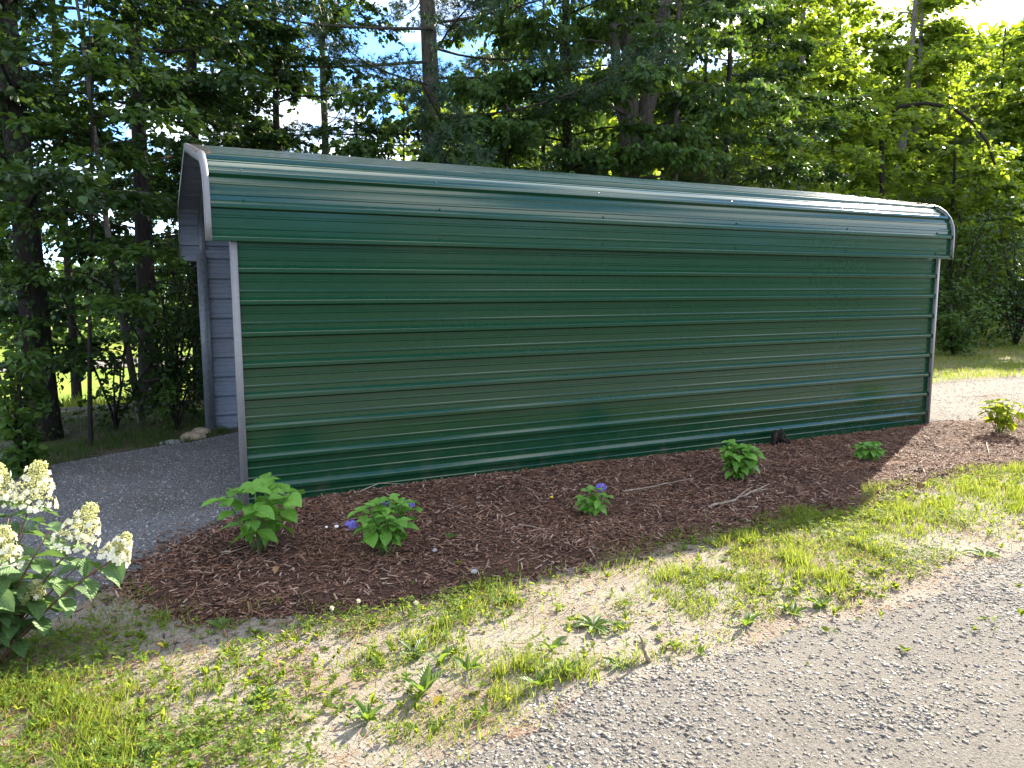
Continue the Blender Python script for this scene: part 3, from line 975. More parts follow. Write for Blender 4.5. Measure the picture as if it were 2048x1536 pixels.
# --- a deeper row seen through the gaps
for u, d, sd_, lab in ((150, 17.0, 301, "leafy tree behind the ivy-wrapped trunk, deeper in the row"),
                       (500, 19.0, 303, "deep-set leafy tree above the left part of the roof"), (740, 21.0, 304, "deep-set leafy tree left of the bare pine"),
                       (1080, 19.5, 305, "deep-set leafy tree behind the ivy-clad middle trunk"), (1240, 21.0, 306, "deep-set leafy tree behind the massive forked trunk"), (1390, 20.0, 307, "deep-set leafy tree behind the thin dark trunk")):
    x, y = P_(u, d)
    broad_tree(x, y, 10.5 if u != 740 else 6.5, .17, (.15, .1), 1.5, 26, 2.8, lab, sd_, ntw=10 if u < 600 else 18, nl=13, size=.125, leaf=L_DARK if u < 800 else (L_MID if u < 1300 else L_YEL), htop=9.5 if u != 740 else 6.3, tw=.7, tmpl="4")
# --- right
x, y = P_(1578, 24.0)
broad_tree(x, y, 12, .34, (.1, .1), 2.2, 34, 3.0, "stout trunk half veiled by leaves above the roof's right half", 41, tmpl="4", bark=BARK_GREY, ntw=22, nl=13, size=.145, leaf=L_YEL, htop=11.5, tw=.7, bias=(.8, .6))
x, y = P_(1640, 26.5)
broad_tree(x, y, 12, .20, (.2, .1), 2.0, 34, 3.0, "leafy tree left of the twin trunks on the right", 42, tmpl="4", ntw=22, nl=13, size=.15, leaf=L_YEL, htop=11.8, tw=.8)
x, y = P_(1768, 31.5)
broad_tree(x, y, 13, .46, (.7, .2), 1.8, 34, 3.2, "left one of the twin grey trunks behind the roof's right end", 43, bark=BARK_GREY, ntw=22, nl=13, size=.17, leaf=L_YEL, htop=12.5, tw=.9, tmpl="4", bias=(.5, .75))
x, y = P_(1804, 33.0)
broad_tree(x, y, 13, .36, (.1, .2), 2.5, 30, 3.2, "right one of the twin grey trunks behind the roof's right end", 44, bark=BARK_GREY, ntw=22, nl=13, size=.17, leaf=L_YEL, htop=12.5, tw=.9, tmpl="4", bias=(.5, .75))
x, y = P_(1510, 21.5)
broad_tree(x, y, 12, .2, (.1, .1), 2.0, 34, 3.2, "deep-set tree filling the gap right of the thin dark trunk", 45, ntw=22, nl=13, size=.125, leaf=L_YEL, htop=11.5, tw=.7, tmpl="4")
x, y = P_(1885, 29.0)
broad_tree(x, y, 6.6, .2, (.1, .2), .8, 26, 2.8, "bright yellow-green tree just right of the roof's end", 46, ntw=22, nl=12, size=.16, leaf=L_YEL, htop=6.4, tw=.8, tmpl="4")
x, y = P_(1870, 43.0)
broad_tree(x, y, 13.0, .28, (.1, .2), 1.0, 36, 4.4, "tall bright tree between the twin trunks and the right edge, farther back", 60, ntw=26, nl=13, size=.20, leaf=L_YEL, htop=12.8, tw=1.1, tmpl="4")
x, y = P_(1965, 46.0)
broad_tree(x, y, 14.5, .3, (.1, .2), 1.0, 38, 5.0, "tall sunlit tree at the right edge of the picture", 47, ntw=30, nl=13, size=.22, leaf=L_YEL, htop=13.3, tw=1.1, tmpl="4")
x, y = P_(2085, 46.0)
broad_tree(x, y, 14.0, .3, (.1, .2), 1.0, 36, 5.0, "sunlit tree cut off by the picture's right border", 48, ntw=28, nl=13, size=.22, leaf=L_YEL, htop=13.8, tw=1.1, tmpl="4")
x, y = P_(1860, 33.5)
pine_tree(x, y, 9.0, .14, (.1, 0), 1.0, 34, 2.6, "pale feathery young pine glowing behind the roof's right end", 49, name="pine_sapling", leaf=L_PINE_Y, ntuft=110, nn=14, nlen=.22, nwid=.014, cat="pine sapling", start=.1)
x, y = P_(1925, 24.0)
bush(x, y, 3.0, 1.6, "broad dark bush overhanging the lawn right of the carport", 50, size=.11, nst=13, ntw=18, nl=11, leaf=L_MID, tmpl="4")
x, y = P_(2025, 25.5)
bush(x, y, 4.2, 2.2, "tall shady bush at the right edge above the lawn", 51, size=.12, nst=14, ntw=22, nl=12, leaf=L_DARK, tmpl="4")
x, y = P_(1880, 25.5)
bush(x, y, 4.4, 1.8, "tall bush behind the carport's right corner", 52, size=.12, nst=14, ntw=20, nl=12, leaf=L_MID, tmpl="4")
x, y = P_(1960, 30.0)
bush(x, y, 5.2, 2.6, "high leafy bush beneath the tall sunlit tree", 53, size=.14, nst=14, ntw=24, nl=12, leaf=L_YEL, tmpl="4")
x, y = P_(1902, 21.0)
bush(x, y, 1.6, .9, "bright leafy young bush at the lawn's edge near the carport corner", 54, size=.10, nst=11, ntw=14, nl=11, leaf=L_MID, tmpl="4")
# arching bare sapling
px = [(1762, 240), (1800, 213), (1850, 206), (1905, 215), (1945, 245), (1975, 285), (1990, 330)]
pts = []
dst = 26.0
for (u, v) in px:
    dv = FW + RT * (u - 1024) / FPX - UP * (v - 768) / FPX
    pts.append(CAM + dv / np.hypot(dv[0], dv[1]) * dst)
pts = np.array(pts)
base = np.array([*P_(1772, dst), 0.0])
stem = np.concatenate([[base, base * .5 + pts[0] * .5 - np.array([0.1, 0, 0])], pts])
stem[0, 2] = -.1
o = empty("bent_sapling", tuple(base), "thin bare sapling bent over in an arch right of the twin trunks", "sapling")
V, F = tube(stem - base, np.linspace(.08, .035, len(stem)), 7)
link("trunk", make_mesh("trunk", V, F, [BARK_DARK], True), o)
rg = np.random.default_rng(3)
O = np.repeat(stem[3:] - base, 5, 0) + rg.normal(0, .1, (35 if len(stem) - 3 == 7 else 5 * (len(stem) - 3), 3)); D = unit(rg.normal(size=O.shape) - np.array([0, 0, .5])); Lg = rg.uniform(.25, .6, len(O))
V, F = twig_leaves(O, D, Lg, 8, .13, .5, rg, "4")
link("crown", make_mesh("crown", V, F, [L_YEL]), o, kind="stuff")


def wood_mass(name, pts, n, size, hmax, leaf, seed, label=None):
    """a far wood reading as one mass: leaf clumps over a band"""
    rg = np.random.default_rng(seed)
    pts = np.asarray(pts, float)
    seg = np.hypot(*np.diff(pts, axis=0).T); cum = np.concatenate([[0], np.cumsum(seg)])
    t = rg.uniform(0, cum[-1], n)
    x = np.interp(t, cum, pts[:, 0]); y = np.interp(t, cum, pts[:, 1])
    top = hmax * (.55 + .45 * (0.5 * np.abs(np.sin(t * .21 + seed)) + .5 * vnoise(t, t * 0, 4.0, seed)))
    z = top * rg.uniform(0, 1, n) ** .75
    wd = 5 * np.sqrt(np.clip(1 - (z / top) ** 2, 0, 1)) + .8
    x += rg.normal(0, 1, n) * wd * .5; y += rg.normal(0, 1, n) * wd * .5
    P = np.stack([x, y, z + H0(x, y)], 1)
    A = unit(rg.normal(size=(n, 3)) - np.array([0, 0, .4])); S = unit(np.cross(A, rg.normal(size=(n, 3)))); U = np.cross(S, A)
    V, F = scatter(LEAF4, LEAF4_F, S, A, U, P, size * rg.uniform(.5, 1.3, n))
    o = link(name, make_mesh(name, V, F, [leaf]), None, None, "stuff")
    tag(o, label, "woodland")


wood_mass("far_wood", [(-60, 62), (-25, 70), (5, 72), (40, 60)], 22000, .75, 8.5, L_MID, 1, "hazy line of far trees beyond the sunlit field on the left")
wood_mass("deep_wood", [(10, 22), (18, 24), (30, 30), (46, 34), (70, 34)], 48000, .54, 14.5, L_YEL, 2, "deep mass of woodland behind the trees on the right")
wood_mass("ridge_wood", [(38, 38), (46, 31), (54, 26), (64, 22)], 22000, .66, 22.0, L_YEL, 7, "highest sunlit treetops behind the trees at the right edge")
wood_mass("roadside_wood", [(-60, -36), (-20, -42), (20, -42), (65, -36)], 16000, .9, 9.0, L_MID, 4, "woodland across the road, seen only mirrored in the green steel")

# ------------------------------------------------------------------ loose ground cover
def stone_template(seed):
    rg = np.random.default_rng(seed)
    V = np.array([(1, 0, 0), (0, 1, 0), (-1, 0, 0), (0, -1, 0), (0, 0, 1), (0, 0, -1)], float) * .95
    V += rg.normal(0, .28, V.shape)
    F = np.array([(0, 1, 4), (1, 2, 4), (2, 3, 4), (3, 0, 4), (1, 0, 5), (2, 1, 5), (3, 2, 5), (0, 3, 5)])
    return V, [F]


def inview(x, y, z=0.0, margin=130):
    d = np.stack([x - CAM[0], y - CAM[1], np.full_like(x, z) - CAM[2]], 1)
    wv = d @ FW
    u = 1024 + FPX * (d @ RT) / np.maximum(wv, .01); v = 768 - FPX * (d @ UP) / np.maximum(wv, .01)
    return (wv > .3) & (u > -margin) & (u < 2048 + margin) & (v < 1536 + 2 * margin)


def pebble(name, x, y, hf, smin, smax, mat, label, seed, flat=.5, power=2.5, cat="gravel", emb=.10):
    rg = np.random.default_rng(seed)
    s = smin + (smax - smin) * rg.random(len(x)) ** power
    P = np.stack([x, y, hf(x, y) + s * emb], 1)
    parts = []
    k = rg.integers(0, 5, len(x))
    for j in range(5):
        q = k == j
        X, Y, Z = rand_rot(int(q.sum()), rg)
        Vt, Ft = stone_template(seed * 10 + j)
        V, F = scatter(Vt, Ft, X, Y, Z, np.zeros_like(P[q]), s[q])
        V[:, 2] *= flat
        V += np.repeat(P[q], 6, 0)
        parts.append((V, F))
    V, F = join_geo(parts)
    o = link(name, make_mesh(name, V, F, [mat]), None, None, "stuff")
    return tag(o, label, cat)


rg = np.random.default_rng(21)
# gravel drive stones
x = rg.uniform(-3.2, 1.2, 55000); y = rg.uniform(-1.8, 3.2, 55000)
k = (pad_d(x, y) > 0) & (mulch_d(x, y) < 0.05) & inview(x, y); x, y = x[k], y[k]
x2 = rg.uniform(7.6, 15, 17000); y2 = rg.uniform(-1.3, 2.6, 17000)
k = (pad_d(x2, y2) > 0) & (mulch_d(x2, y2) < 0.05) & inview(x2, y2)
pebble("side_drive_stones", x2[k], y2[k], lambda a, b: pad_h(a, b) + .004, .004, .013, STONE_ROAD, "loose pale stone on the sunlit drive right of the carport", 19, flat=.4, emb=.0)
pebble("drive_stones", x, y, pad_h, .004, .014, STONE_PAD, "loose grey crushed stone covering the drive beside the carport", 22)
# road stones: sparser on the packed wheel track
x = rg.uniform(-1.2, 9, 300000); y = rg.uniform(-5.4, -1.8, 300000)
dd = road_d(x, y)
track = sstep(.75, 1.1, dd) * (1 - sstep(1.5, 1.9, dd))
clump = sstep(.42, .62, fbm(x, y, .5, 77))
pr = np.where(dd > 0, (.45 + .55 * clump) * (1 - .85 * track), .0) + np.where((dd < 0) & (dd > -.5), .12, 0)
dist = np.hypot(x - CAM[0], y - CAM[1])
k = (rg.random(len(x)) < pr * np.clip(4.5 / dist, 0, 1)) & inview(x, y); x, y = x[k], y[k]
pebble("road_stones", x, y, lambda a, b: np.maximum(road_h(a, b), H0(a, b) + .006), .003, .0145, STONE_ROAD, "loose pale crushed stone scattered over the road", 23, power=3.4, flat=.42, emb=.0)
x = rg.uniform(-1.6, 6, 32000); y = rg.uniform(-3.4, -1.9, 32000)
k = (road_d(x, y) < 0) & (mulch_d(x, y) < -.02) & (fbm(x, y, .6, 78) > .40) & inview(x, y); x, y = x[k], y[k]
pebble("verge_stones", x, y, lambda a, b: H0(a, b) + .006, .002, .0075, STONE_ROAD, "fine pale grit on the sandy verge", 24)

# mulch chips
CHIP = np.array([(-.5, -.5, 0), (.5, -.5, 0), (0, -.5, .6), (-.35, .5, 0), (.4, .5, .1), (0, .5, .5)], float)
CHIP_F = [np.array([(0, 1, 4, 3), (1, 2, 5, 4), (2, 0, 3, 5)])]


def chips(name, x, y, hf, lmin, lmax, wmin, wmax, mat, label, seed, tilt=.3, cat="mulch"):
    rg = np.random.default_rng(seed); n = len(x)
    a = rg.uniform(0, 2 * math.pi, n)
    A = unit(np.stack([np.cos(a), np.sin(a), rg.normal(0, tilt, n)], 1))
    U = unit(np.array([0, 0, 1.0]) + rg.normal(0, .45, (n, 3))); S = unit(np.cross(A, U)); U = np.cross(S, A)
    L = lmin + (lmax - lmin) * rg.random(n) ** 2; wd = rg.uniform(wmin, wmax, n)
    P = np.stack([x, y, hf(x, y) + rg.uniform(0, .012, n)], 1)
    V, F = scatter(CHIP, CHIP_F, S, A, U, P, np.stack([wd, L, wd * .55], 1))
    return tag(link(name, make_mesh(name, V, F, [mat]), None, None, "stuff"), label, cat)


x = rg.uniform(-1.6, 11.5, 170000); y = rg.uniform(-2.6, .3, 170000)
dist = np.hypot(x - CAM[0], y - CAM[1])
d_ = mulch_d(x, y)
k = (rg.random(len(x)) < np.where(d_ > 0, 1, .5 * np.exp(d_ / .10))) & (d_ > -.45) & (road_d(x, y) < 0) & ((y < -.04) | (x > 7.7)) & (rg.random(len(x)) < np.clip(5.0 / dist, .25, 1) * (.45 + .55 * sstep(.35, .6, fbm(x, y, .22, 95)))) & inview(x, y)
x, y = x[k], y[k]
chips("bark_chips", x, y, lambda a, b: np.maximum(np.maximum(mulch_h(a, b), H0(a, b) + .006), np.where(pad_d(a, b) > 0, pad_h(a, b), -1)), .010, .075, .0025, .016, MULCH_CHIP, "shredded reddish-brown bark mulch along the carport wall", 25)
x = rg.uniform(-2.2, 11.5, 95000); y = rg.uniform(-3.6, 2.6, 95000)
d_ = mulch_d(x, y)
pr = np.where(d_ > 0, .12 + .5 * sstep(.5, .7, fbm(x, y, .8, 91)) + .6 * sstep(4.0, 6.5, x), 0) + np.where((d_ < 0) & (road_d(x, y) < .12), .12 + .75 * sstep(.50, .66, fbm(x, y, .4, 92)), 0)
pr = np.where((pad_d(x, y) > 0) & (d_ < 0), .45 * sstep(.60, .70, fbm(x * .5, y, .45, 93)) + .015, pr)
k = (rg.random(len(x)) < pr) & ((y < -.05) | (x > 7.7) | (x < -.05)) & inview(x, y); x, y = x[k], y[k]
chips("pine_straw", x, y, lambda a, b: np.maximum(np.maximum(mulch_h(a, b), H0(a, b) + .008), np.where(pad_d(a, b) > 0, pad_h(a, b), -1)) + .004, .05, .13, .0016, .003, STRAW, "fallen rust-coloured pine needles on mulch and verge", 26, .12, "pine straw")


# grass
BL = np.array([(-.5, 0, 0), (.5, 0, 0), (-.38, .45, .06), (.38, .45, .06), (0, 1, .28)], float)
BL_F = [np.array([(0, 1, 3, 2)]), np.array([(2, 3, 4)])]


def grass(name, x, y, hf, h0, h1, wd, mat, label, seed, lean=.45, cat="grass"):
    rg = np.random.default_rng(seed); n = len(x)
    a = rg.uniform(0, 2 * math.pi, n)
    A = unit(np.stack([np.cos(a) * rg.random(n) * lean, np.sin(a) * rg.random(n) * lean, np.ones(n)], 1) + rg.normal(0, .12, (n, 3)))
    U = np.stack([np.cos(a), np.sin(a), 0 * a], 1); S = unit(np.cross(A, U)); U = np.cross(S, A)
    L = h0 + (h1 - h0) * rg.random(n) ** 1.6
    P = np.stack([x, y, hf(x, y) - .004], 1)
    V, F = scatter(BL, BL_F, S, A, U, P, np.stack([wd * rg.uniform(.6, 1.4, n), L, L], 1))
    return tag(link(name, make_mesh(name, V, F, [mat]), None, None, "stuff"), label, cat)


TREF = []
for q in range(3):
    a = q * 2.094
    c, s = math.cos(a), math.sin(a)
    for (u_, v_) in ((0, .05), (-.36, .55), (0, .95), (.36, .55)): TREF.append((c * u_ - s * v_, s * u_ + c * v_, .08 * abs(u_) * 3 + .1 * v_))
TREF = np.array(TREF); TREF_F = [np.array([(4 * q, 4 * q + 3, 4 * q + 2, 4 * q + 1) for q in range(3)])]


def clover(name, x, y, hf, size, hmax, mat, label, seed, cat="clover"):
    rg = np.random.default_rng(seed); n = len(x)
    U = unit(np.array([0, 0, 1.0]) + rg.normal(0, .35, (n, 3))); X = unit(np.cross(rg.normal(size=(n, 3)), U)); Y = np.cross(U, X)
    P = np.stack([x, y, hf(x, y) + hmax * rg.random(n)], 1)
    V, F = scatter(TREF, TREF_F, X, Y, U, P, size * rg.uniform(.5, 1.3, n))
    return tag(link(name, make_mesh(name, V, F, [mat]), None, None, "stuff"), label, cat)


VH = lambda a, b: np.maximum(np.maximum(H0(a, b) + .006, mulch_h(a, b)), road_h(a, b))
n = 620000
x = rg.uniform(-2.2, 11.5, n); y = rg.uniform(-3.75, -1.2, n)
md, rd = mulch_d(x, y), road_d(x, y)
nz = fbm(x, y, .55, 101)
right = sstep(1.4, 3.6, x)
left = 1 - sstep(-1.0, .1, x)
dens = .9 * sstep(.46, .58, nz) + .05 + right * (.6 + .8 * sstep(.35, .52, nz)) * sstep(-.30, -.75, rd) + left * .55 * sstep(.32, .52, nz)
dens = dens * (1 - .8 * sstep(-2.35, -2.1, y) * (1 - sstep(-.1, .5, x)) * sstep(.35, .55, fbm(x, y, .7, 109)))
dens = dens * np.where(md > 0, np.where(md < .14, .35, 0), 1) * np.where(rd > -.02, np.where(rd < .12, .06, 0), 1) * np.where((rd > -.3) & (x > .8), .35, 1)
strip = sstep(.45, .55, fbm(x, y, .3, 102)) * np.exp(-((rd + .12) / .12) ** 2) * (x < 1.0) * .6
dens = dens * (.25 + .95 * sstep(.36, .6, fbm(x, y, .16, 107, 3)))
k = (rg.random(n) < np.minimum(dens + strip, 1.3) * .8 * np.clip(5 / np.hypot(x - CAM[0], y - CAM[1]), .3, 1)) & inview(x, y)
gx, gy = x[k], y[k]
tall = fbm(gx, gy, .4, 103)
q = tall > .52
grass("verge_grass", gx[q], gy[q], VH, .03, .10, .0042, L_GRASS, "sunlit yellow-green grass growing in patches between mulch and road", 27)
grass("short_verge_grass", gx[~q], gy[~q], VH, .012, .05, .0046, L_GRASS, "short sparse turf creeping over the sandy verge", 28, .8)
n = 60000
x = rg.uniform(-2.2, 6.0, n); y = rg.uniform(-3.6, -1.7, n)
md, rd = mulch_d(x, y), road_d(x, y)
nz = fbm(x, y, .45, 111)
dens = (.18 * sstep(.45, .6, nz) + .6 * sstep(.55, .66, nz) + .45 * (1 - sstep(-1.2, -.2, x))) * (md < .02) * (rd < -.06)
k = (rg.random(n) < dens * .9) & inview(x, y)
clover("clover_patches", x[k], y[k], VH, .017, .055, L_CLOVER, "low clover and small leafy weeds spread over the verge", 29)
# small leafy weeds in clumps
n = 7000
x = rg.uniform(-2.0, 7.0, n); y = rg.uniform(-3.7, -1.75, n)
md, rd = mulch_d(x, y), road_d(x, y)
nz = fbm(x, y, .5, 141)
pr_ = (.10 + .75 * sstep(.44, .6, nz) + .5 * (1 - sstep(-1.0, -.1, x))) * np.where(md > .0, .05, 1) * np.where(rd > -.05, .05, 1)
k = (rg.random(n) < pr_) & inview(x, y); x, y = x[k], y[k]
m_ = 7
a = rg.uniform(0, 2 * math.pi, (len(x), m_)); el = rg.uniform(.15, 1.2, (len(x), 1)) * rg.uniform(.6, 1.2, (len(x), m_))
A = np.stack([np.cos(a) * np.cos(el), np.sin(a) * np.cos(el), np.sin(el)], -1).reshape(-1, 3)
Nn = np.stack([-np.cos(a) * .6, -np.sin(a) * .6, np.ones_like(a)], -1).reshape(-1, 3) + rg.normal(0, .25, (len(x) * m_, 3))
S_ = unit(np.cross(A, Nn)); U_ = np.cross(S_, A)
T_ = np.repeat(np.stack([x, y, VH(x, y)], 1), m_, 0)
T_[:, 2] += rg.random(len(T_)) * .04 * np.repeat(rg.random(len(x)), m_)
sz = np.repeat(rg.uniform(.012, .042, len(x)), m_) * rg.uniform(.6, 1.2, len(T_))
V, F = scatter(LEAF6, LEAF6_F, S_, A, U_, T_, np.stack([sz * .75, sz, sz], 1))
tag(link("leafy_weeds", make_mesh("leafy_weeds", V, F, [L_CLOVER]), None, None, "stuff"), "small leafy weeds mixed with the grass of the verge", "weeds")
# rear edge of the gravel, forest floor and lawn
n = 60000
x = rg.uniform(-4.5, .2, n); y = rg.uniform(1.6, 6.2, n)
pd = pad_d(x, y)
k = (pd < .05) & (rg.random(n) < np.where(pd > -1.1, .75, .35) * sstep(.3, .5, fbm(x, y, .6, 121))) & inview(x, y)
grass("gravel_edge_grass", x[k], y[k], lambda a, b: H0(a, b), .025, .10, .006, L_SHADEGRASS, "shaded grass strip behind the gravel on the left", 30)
n = 95000
x = 8.5 + 22 * rg.random(n) ** 1.3; y = rg.uniform(2.5, 12, n)
nz = fbm(x, y, 1.0, 131)
bare = np.exp(-((y - 3.9 - .12 * (x - 11)) / .45) ** 2)
k = (rg.random(n) < (.35 + .65 * sstep(.35, .6, nz)) * (1 - .8 * bare)) & (lawn_d(x, y) > -.1) & inview(x, y)
grass("lawn_grass", x[k], y[k], lambda a, b: H0(a, b) + .02, .04, .13, .009, L_GRASS, "sunlit lawn beyond the drive on the right", 31)
n = 26000
x = rg.uniform(-8, 5, n); y = rg.uniform(9.5, 22, n)
k = inview(x, y)
grass("field_tufts", x[k], y[k], lambda a, b: H0(a, b) + .04, .1, .3, .02, L_GRASS, "bright meadow grass glowing behind the left trees", 32)

# ------------------------------------------------------------------ garden plants
def ovate(n=6, wid=.32, fold=.16, curl=.28, pet=.10, seed=0, wave=.02):
    rg = np.random.default_rng(seed)
    V = []; UV = []
    t = np.linspace(0, 1, n + 1)
    prof = np.where(t < .02, .03, np.sin(np.pi * np.clip(t, 0, 1) ** .78) ** .85) * wid
    prof[0] = .03; prof[-1] = .004
    for i in range(n + 1):
        yy = pet + t[i] * (1 - pet) if i else 0.0
        for j, s in enumerate((-1, -.5, 0, .5, 1)):
            V.append((s * prof[i], yy, abs(s) * prof[i] * fold * 2 - curl * yy ** 2 + (rg.normal(0, wave) if 0 < i < n and j in (0, 4) else 0)))
            UV.append((.5 + s * .5, t[i]))
    F = []
    for i in range(n):
        for j in range(4):
            a = i * 5 + j
            F.append((a, a + 1, a + 6, a + 5))
    return np.array(V), [np.array(F)], np.array(UV)


def leaf_meshes(name, mat, k=3, **kw):
    r = []
    for i in range(k):
        V, F, UV = ovate(seed=i + 1, **{a: (b * (1 + .12 * (i - 1))) if a in ("wid", "curl") else b for a, b in kw.items()})
        r.append(make_mesh(name, V, F, [mat], True, uv=UV))
    return r


LM_HYD = leaf_meshes("hydrangea_leaf", L_HYD, wid=.34, curl=.30)
LM_HYDY = leaf_meshes("yellowed_leaf", L_HYDY, wid=.36, curl=.25)
LM_PAN = leaf_meshes("panicle_leaf", L_PAN, wid=.29, curl=.22, fold=.22)
LM_WEED = leaf_meshes("weed_leaf", L_WEED, wid=.17, curl=.35, fold=.3, n=6)


def frame(a, n):
    a = Vector(a).normalized(); n = Vector(n)
    s = a.cross(n)
    if s.length < 1e-4: s = a.cross(Vector((1, .2, 0)))
    s.normalize(); u = s.cross(a)
    return Matrix((s, a, u)).transposed().to_4x4()


def put_leaf(parent, meshes, pos, a, n, size, rg, name="leaf"):
    o = bpy.data.objects.new(name, meshes[int(rg.integers(0, len(meshes)))])
    o.parent = parent
    o.matrix_local = Matrix.Translation(pos) @ frame(a, n) @ Matrix.Diagonal((size, size, size, 1))
    COL.objects.link(o)
    return o


def floret_geo(n, rad_fn, size, rg):
    """four-petalled florets as geometry: positions and outward normals from rad_fn"""
    P, Nn = rad_fn(n)
    X = unit(np.cross(Nn, rg.normal(size=(n, 3)))); Y = np.cross(Nn, X)
    V = []; F = []
    T = []
    for q in range(4):
        a = q * math.pi / 2
        c, s = math.cos(a), math.sin(a)
        for (u_, v_, w_) in ((0, .05, 0), (-.42, .55, .1), (0, 1, .16), (.42, .55, .1)): T.append((c * u_ - s * v_, s * u_ + c * v_, w_))
    T = np.array(T); TF = [np.array([(4 * q, 4 * q + 3, 4 * q + 2, 4 * q + 1) for q in range(4)])]
    return scatter(T, TF, X, Y, Nn, P, size * rg.uniform(.75, 1.2, n))


def hydrangea(px, py, rad, hgt, nstem, nodes, leafsize, label, seed, meshes=LM_HYD, flowers=(), name="hydrangea", hf=mulch_h, droop=.25, cat="hydrangea"):
    rg = np.random.default_rng(seed)
    z = float(hf(np.array([px]), np.array([py]))[0])
    o = empty(name, (px, py, z), label, cat, "hydrangeas in the mulch bed")
    for k in range(nstem):
        az = k * 2.399 + rg.uniform(-.3, .3)
        rr = rad * .72 * math.sqrt((k + .5) / nstem)
        hh = hgt * (1 - .45 * (rr / rad) ** 2) * rg.uniform(.85, 1.08)
        n = 6; t = np.linspace(0, 1, n)
        P = np.stack([math.cos(az) * rr * (.12 + .88 * t), math.sin(az) * rr * (.12 + .88 * t), -.03 + (hh + .03) * t ** .85], 1)
        V, F = tube(P, .006 * (1 - .4 * t) * (leafsize / .12), 6)
        link("stem", make_mesh("stem", V, F, [STEM_GREEN], True), o)
        for j in range(nodes):
            f = .22 + .78 * ((j + 1) / nodes) ** .9
            c = np.array([np.interp(f, t, P[:, i]) for i in range(3)])
            a0 = j * math.pi / 2 + k * 1.3 + rg.uniform(-.3, .3)
            top = j == nodes - 1
            for q in range(4 if top else 2):
                a = a0 + q * (math.pi / 2 if top else math.pi) + rg.uniform(-.25, .25)
                el = rg.uniform(.1, .6) if top else rg.uniform(-.55, .5)
                out = np.array([math.cos(az), math.sin(az), 0]) * (rr / rad) * .5
                d = np.array([math.cos(a) * math.cos(el), math.sin(a) * math.cos(el), math.sin(el) - droop * .4]) + out
                s = leafsize * rg.uniform(.55, 1.2) * (.62 if (top and q > 1) else 1)
                if c[2] + d[2] / np.linalg.norm(d) * s < .0: d[2] = abs(d[2]) * .2
                put_leaf(o, meshes, Vector(c), d, (rg.normal(0, .2), rg.normal(0, .2) - .12, 1), s, rg)
    for (fx, fy, fz, fr) in flowers:
        def dome(n_):
            d = unit(rg.normal(size=(n_, 3)) + np.array([0, -.2, .5]))
            return np.array([0, 0, 0]) + d * fr * np.array([1, 1, .7]), d
        V, F = floret_geo(80, dome, fr * .26, rg)
        link("flower_head", make_mesh("flower_head", V, F, [PETAL_B]), o, (fx, fy, fz))
    return o


hydrangea(-.07, -1.09, .36, .42, 9, 3, .15, "largest hydrangea with broad bright leaves at the left corner of the green wall", 61, droop=.2)
hydrangea(.60, -1.48, .235, .33, 14, 4, .095, "rounded hydrangea with violet-blue blooms beside the largest one", 62, flowers=[(-.19, .04, .20, .038), (.04, .10, .27, .034), (.17, .08, .26, .042)])
hydrangea(2.12, -1.39, .14, .18, 7, 3, .075, "small hydrangea with a single violet bloom halfway along the mulch bed", 63, flowers=[(.07, .02, .19, .038)])
hydrangea(3.70, -1.11, .20, .28, 14, 5, .105, "compact leafy hydrangea without blooms right of the middle of the bed", 64)
hydrangea(5.24, -1.12, .145, .17, 12, 3, .08, "low hydrangea near the shadow's edge at the right of the bed", 65)
hydrangea(7.68, -.83, .25, .36, 11, 4, .115, "sunlit yellowing hydrangea beyond the wall's right corner", 66, meshes=LM_HYDY, droop=.3)

# panicle hydrangea at the left edge
def px_at_y(u, v, yy):
    d = FW + RT * (u - 1024) / FPX - UP * (v - 768) / FPX
    t = (yy - CAM[1]) / d[1]
    return CAM + d * t


pb = np.array([-1.32, -1.95, float(H0(np.array(-1.3), np.array(-1.95)))])
pan = empty("panicle_hydrangea", tuple(pb), "tall hydrangea with cream cone-shaped flower heads at the left edge", "hydrangea")
rg = np.random.default_rng(71)
FL = []
heads = [(72, 965, -1.80, .098, .20), (168, 1048, -1.95, .098, .20), (242, 1092, -2.05, .066, .125), (-6, 965, -1.85, .088, .17), (2, 1090, -2.1, .088, .16), (70, 1178, -2.0, .05, .075)]
T4 = []
for q in range(4):
    a = q * math.pi / 2 + .4; c, s = math.cos(a), math.sin(a)
    for (u_, v_, w_) in ((0, .03, 0), (-.34, .30, .05), (-.42, .66, .08), (0, .96, .05), (.42, .66, .12), (.34, .30, .05)): T4.append((c * u_ - s * v_, s * u_ + c * v_, w_))
FLORET = make_mesh("floret", np.array(T4), [np.array([(6 * q, 6 * q + 3, 6 * q + 2, 6 * q + 1) for q in range(4)] + [(6 * q, 6 * q + 5, 6 * q + 4, 6 * q + 3) for q in range(4)])], [PETAL_W])
BUD_V = np.array([(0, 0, -1), (.8, 0, 0), (0, .8, 0), (-.8, 0, 0), (0, -.8, 0), (0, 0, 1)], float) * .5
BUD_F = [np.array([(0, 2, 1), (0, 3, 2), (0, 4, 3), (0, 1, 4), (5, 1, 2), (5, 2, 3), (5, 3, 4), (5, 4, 1)])]
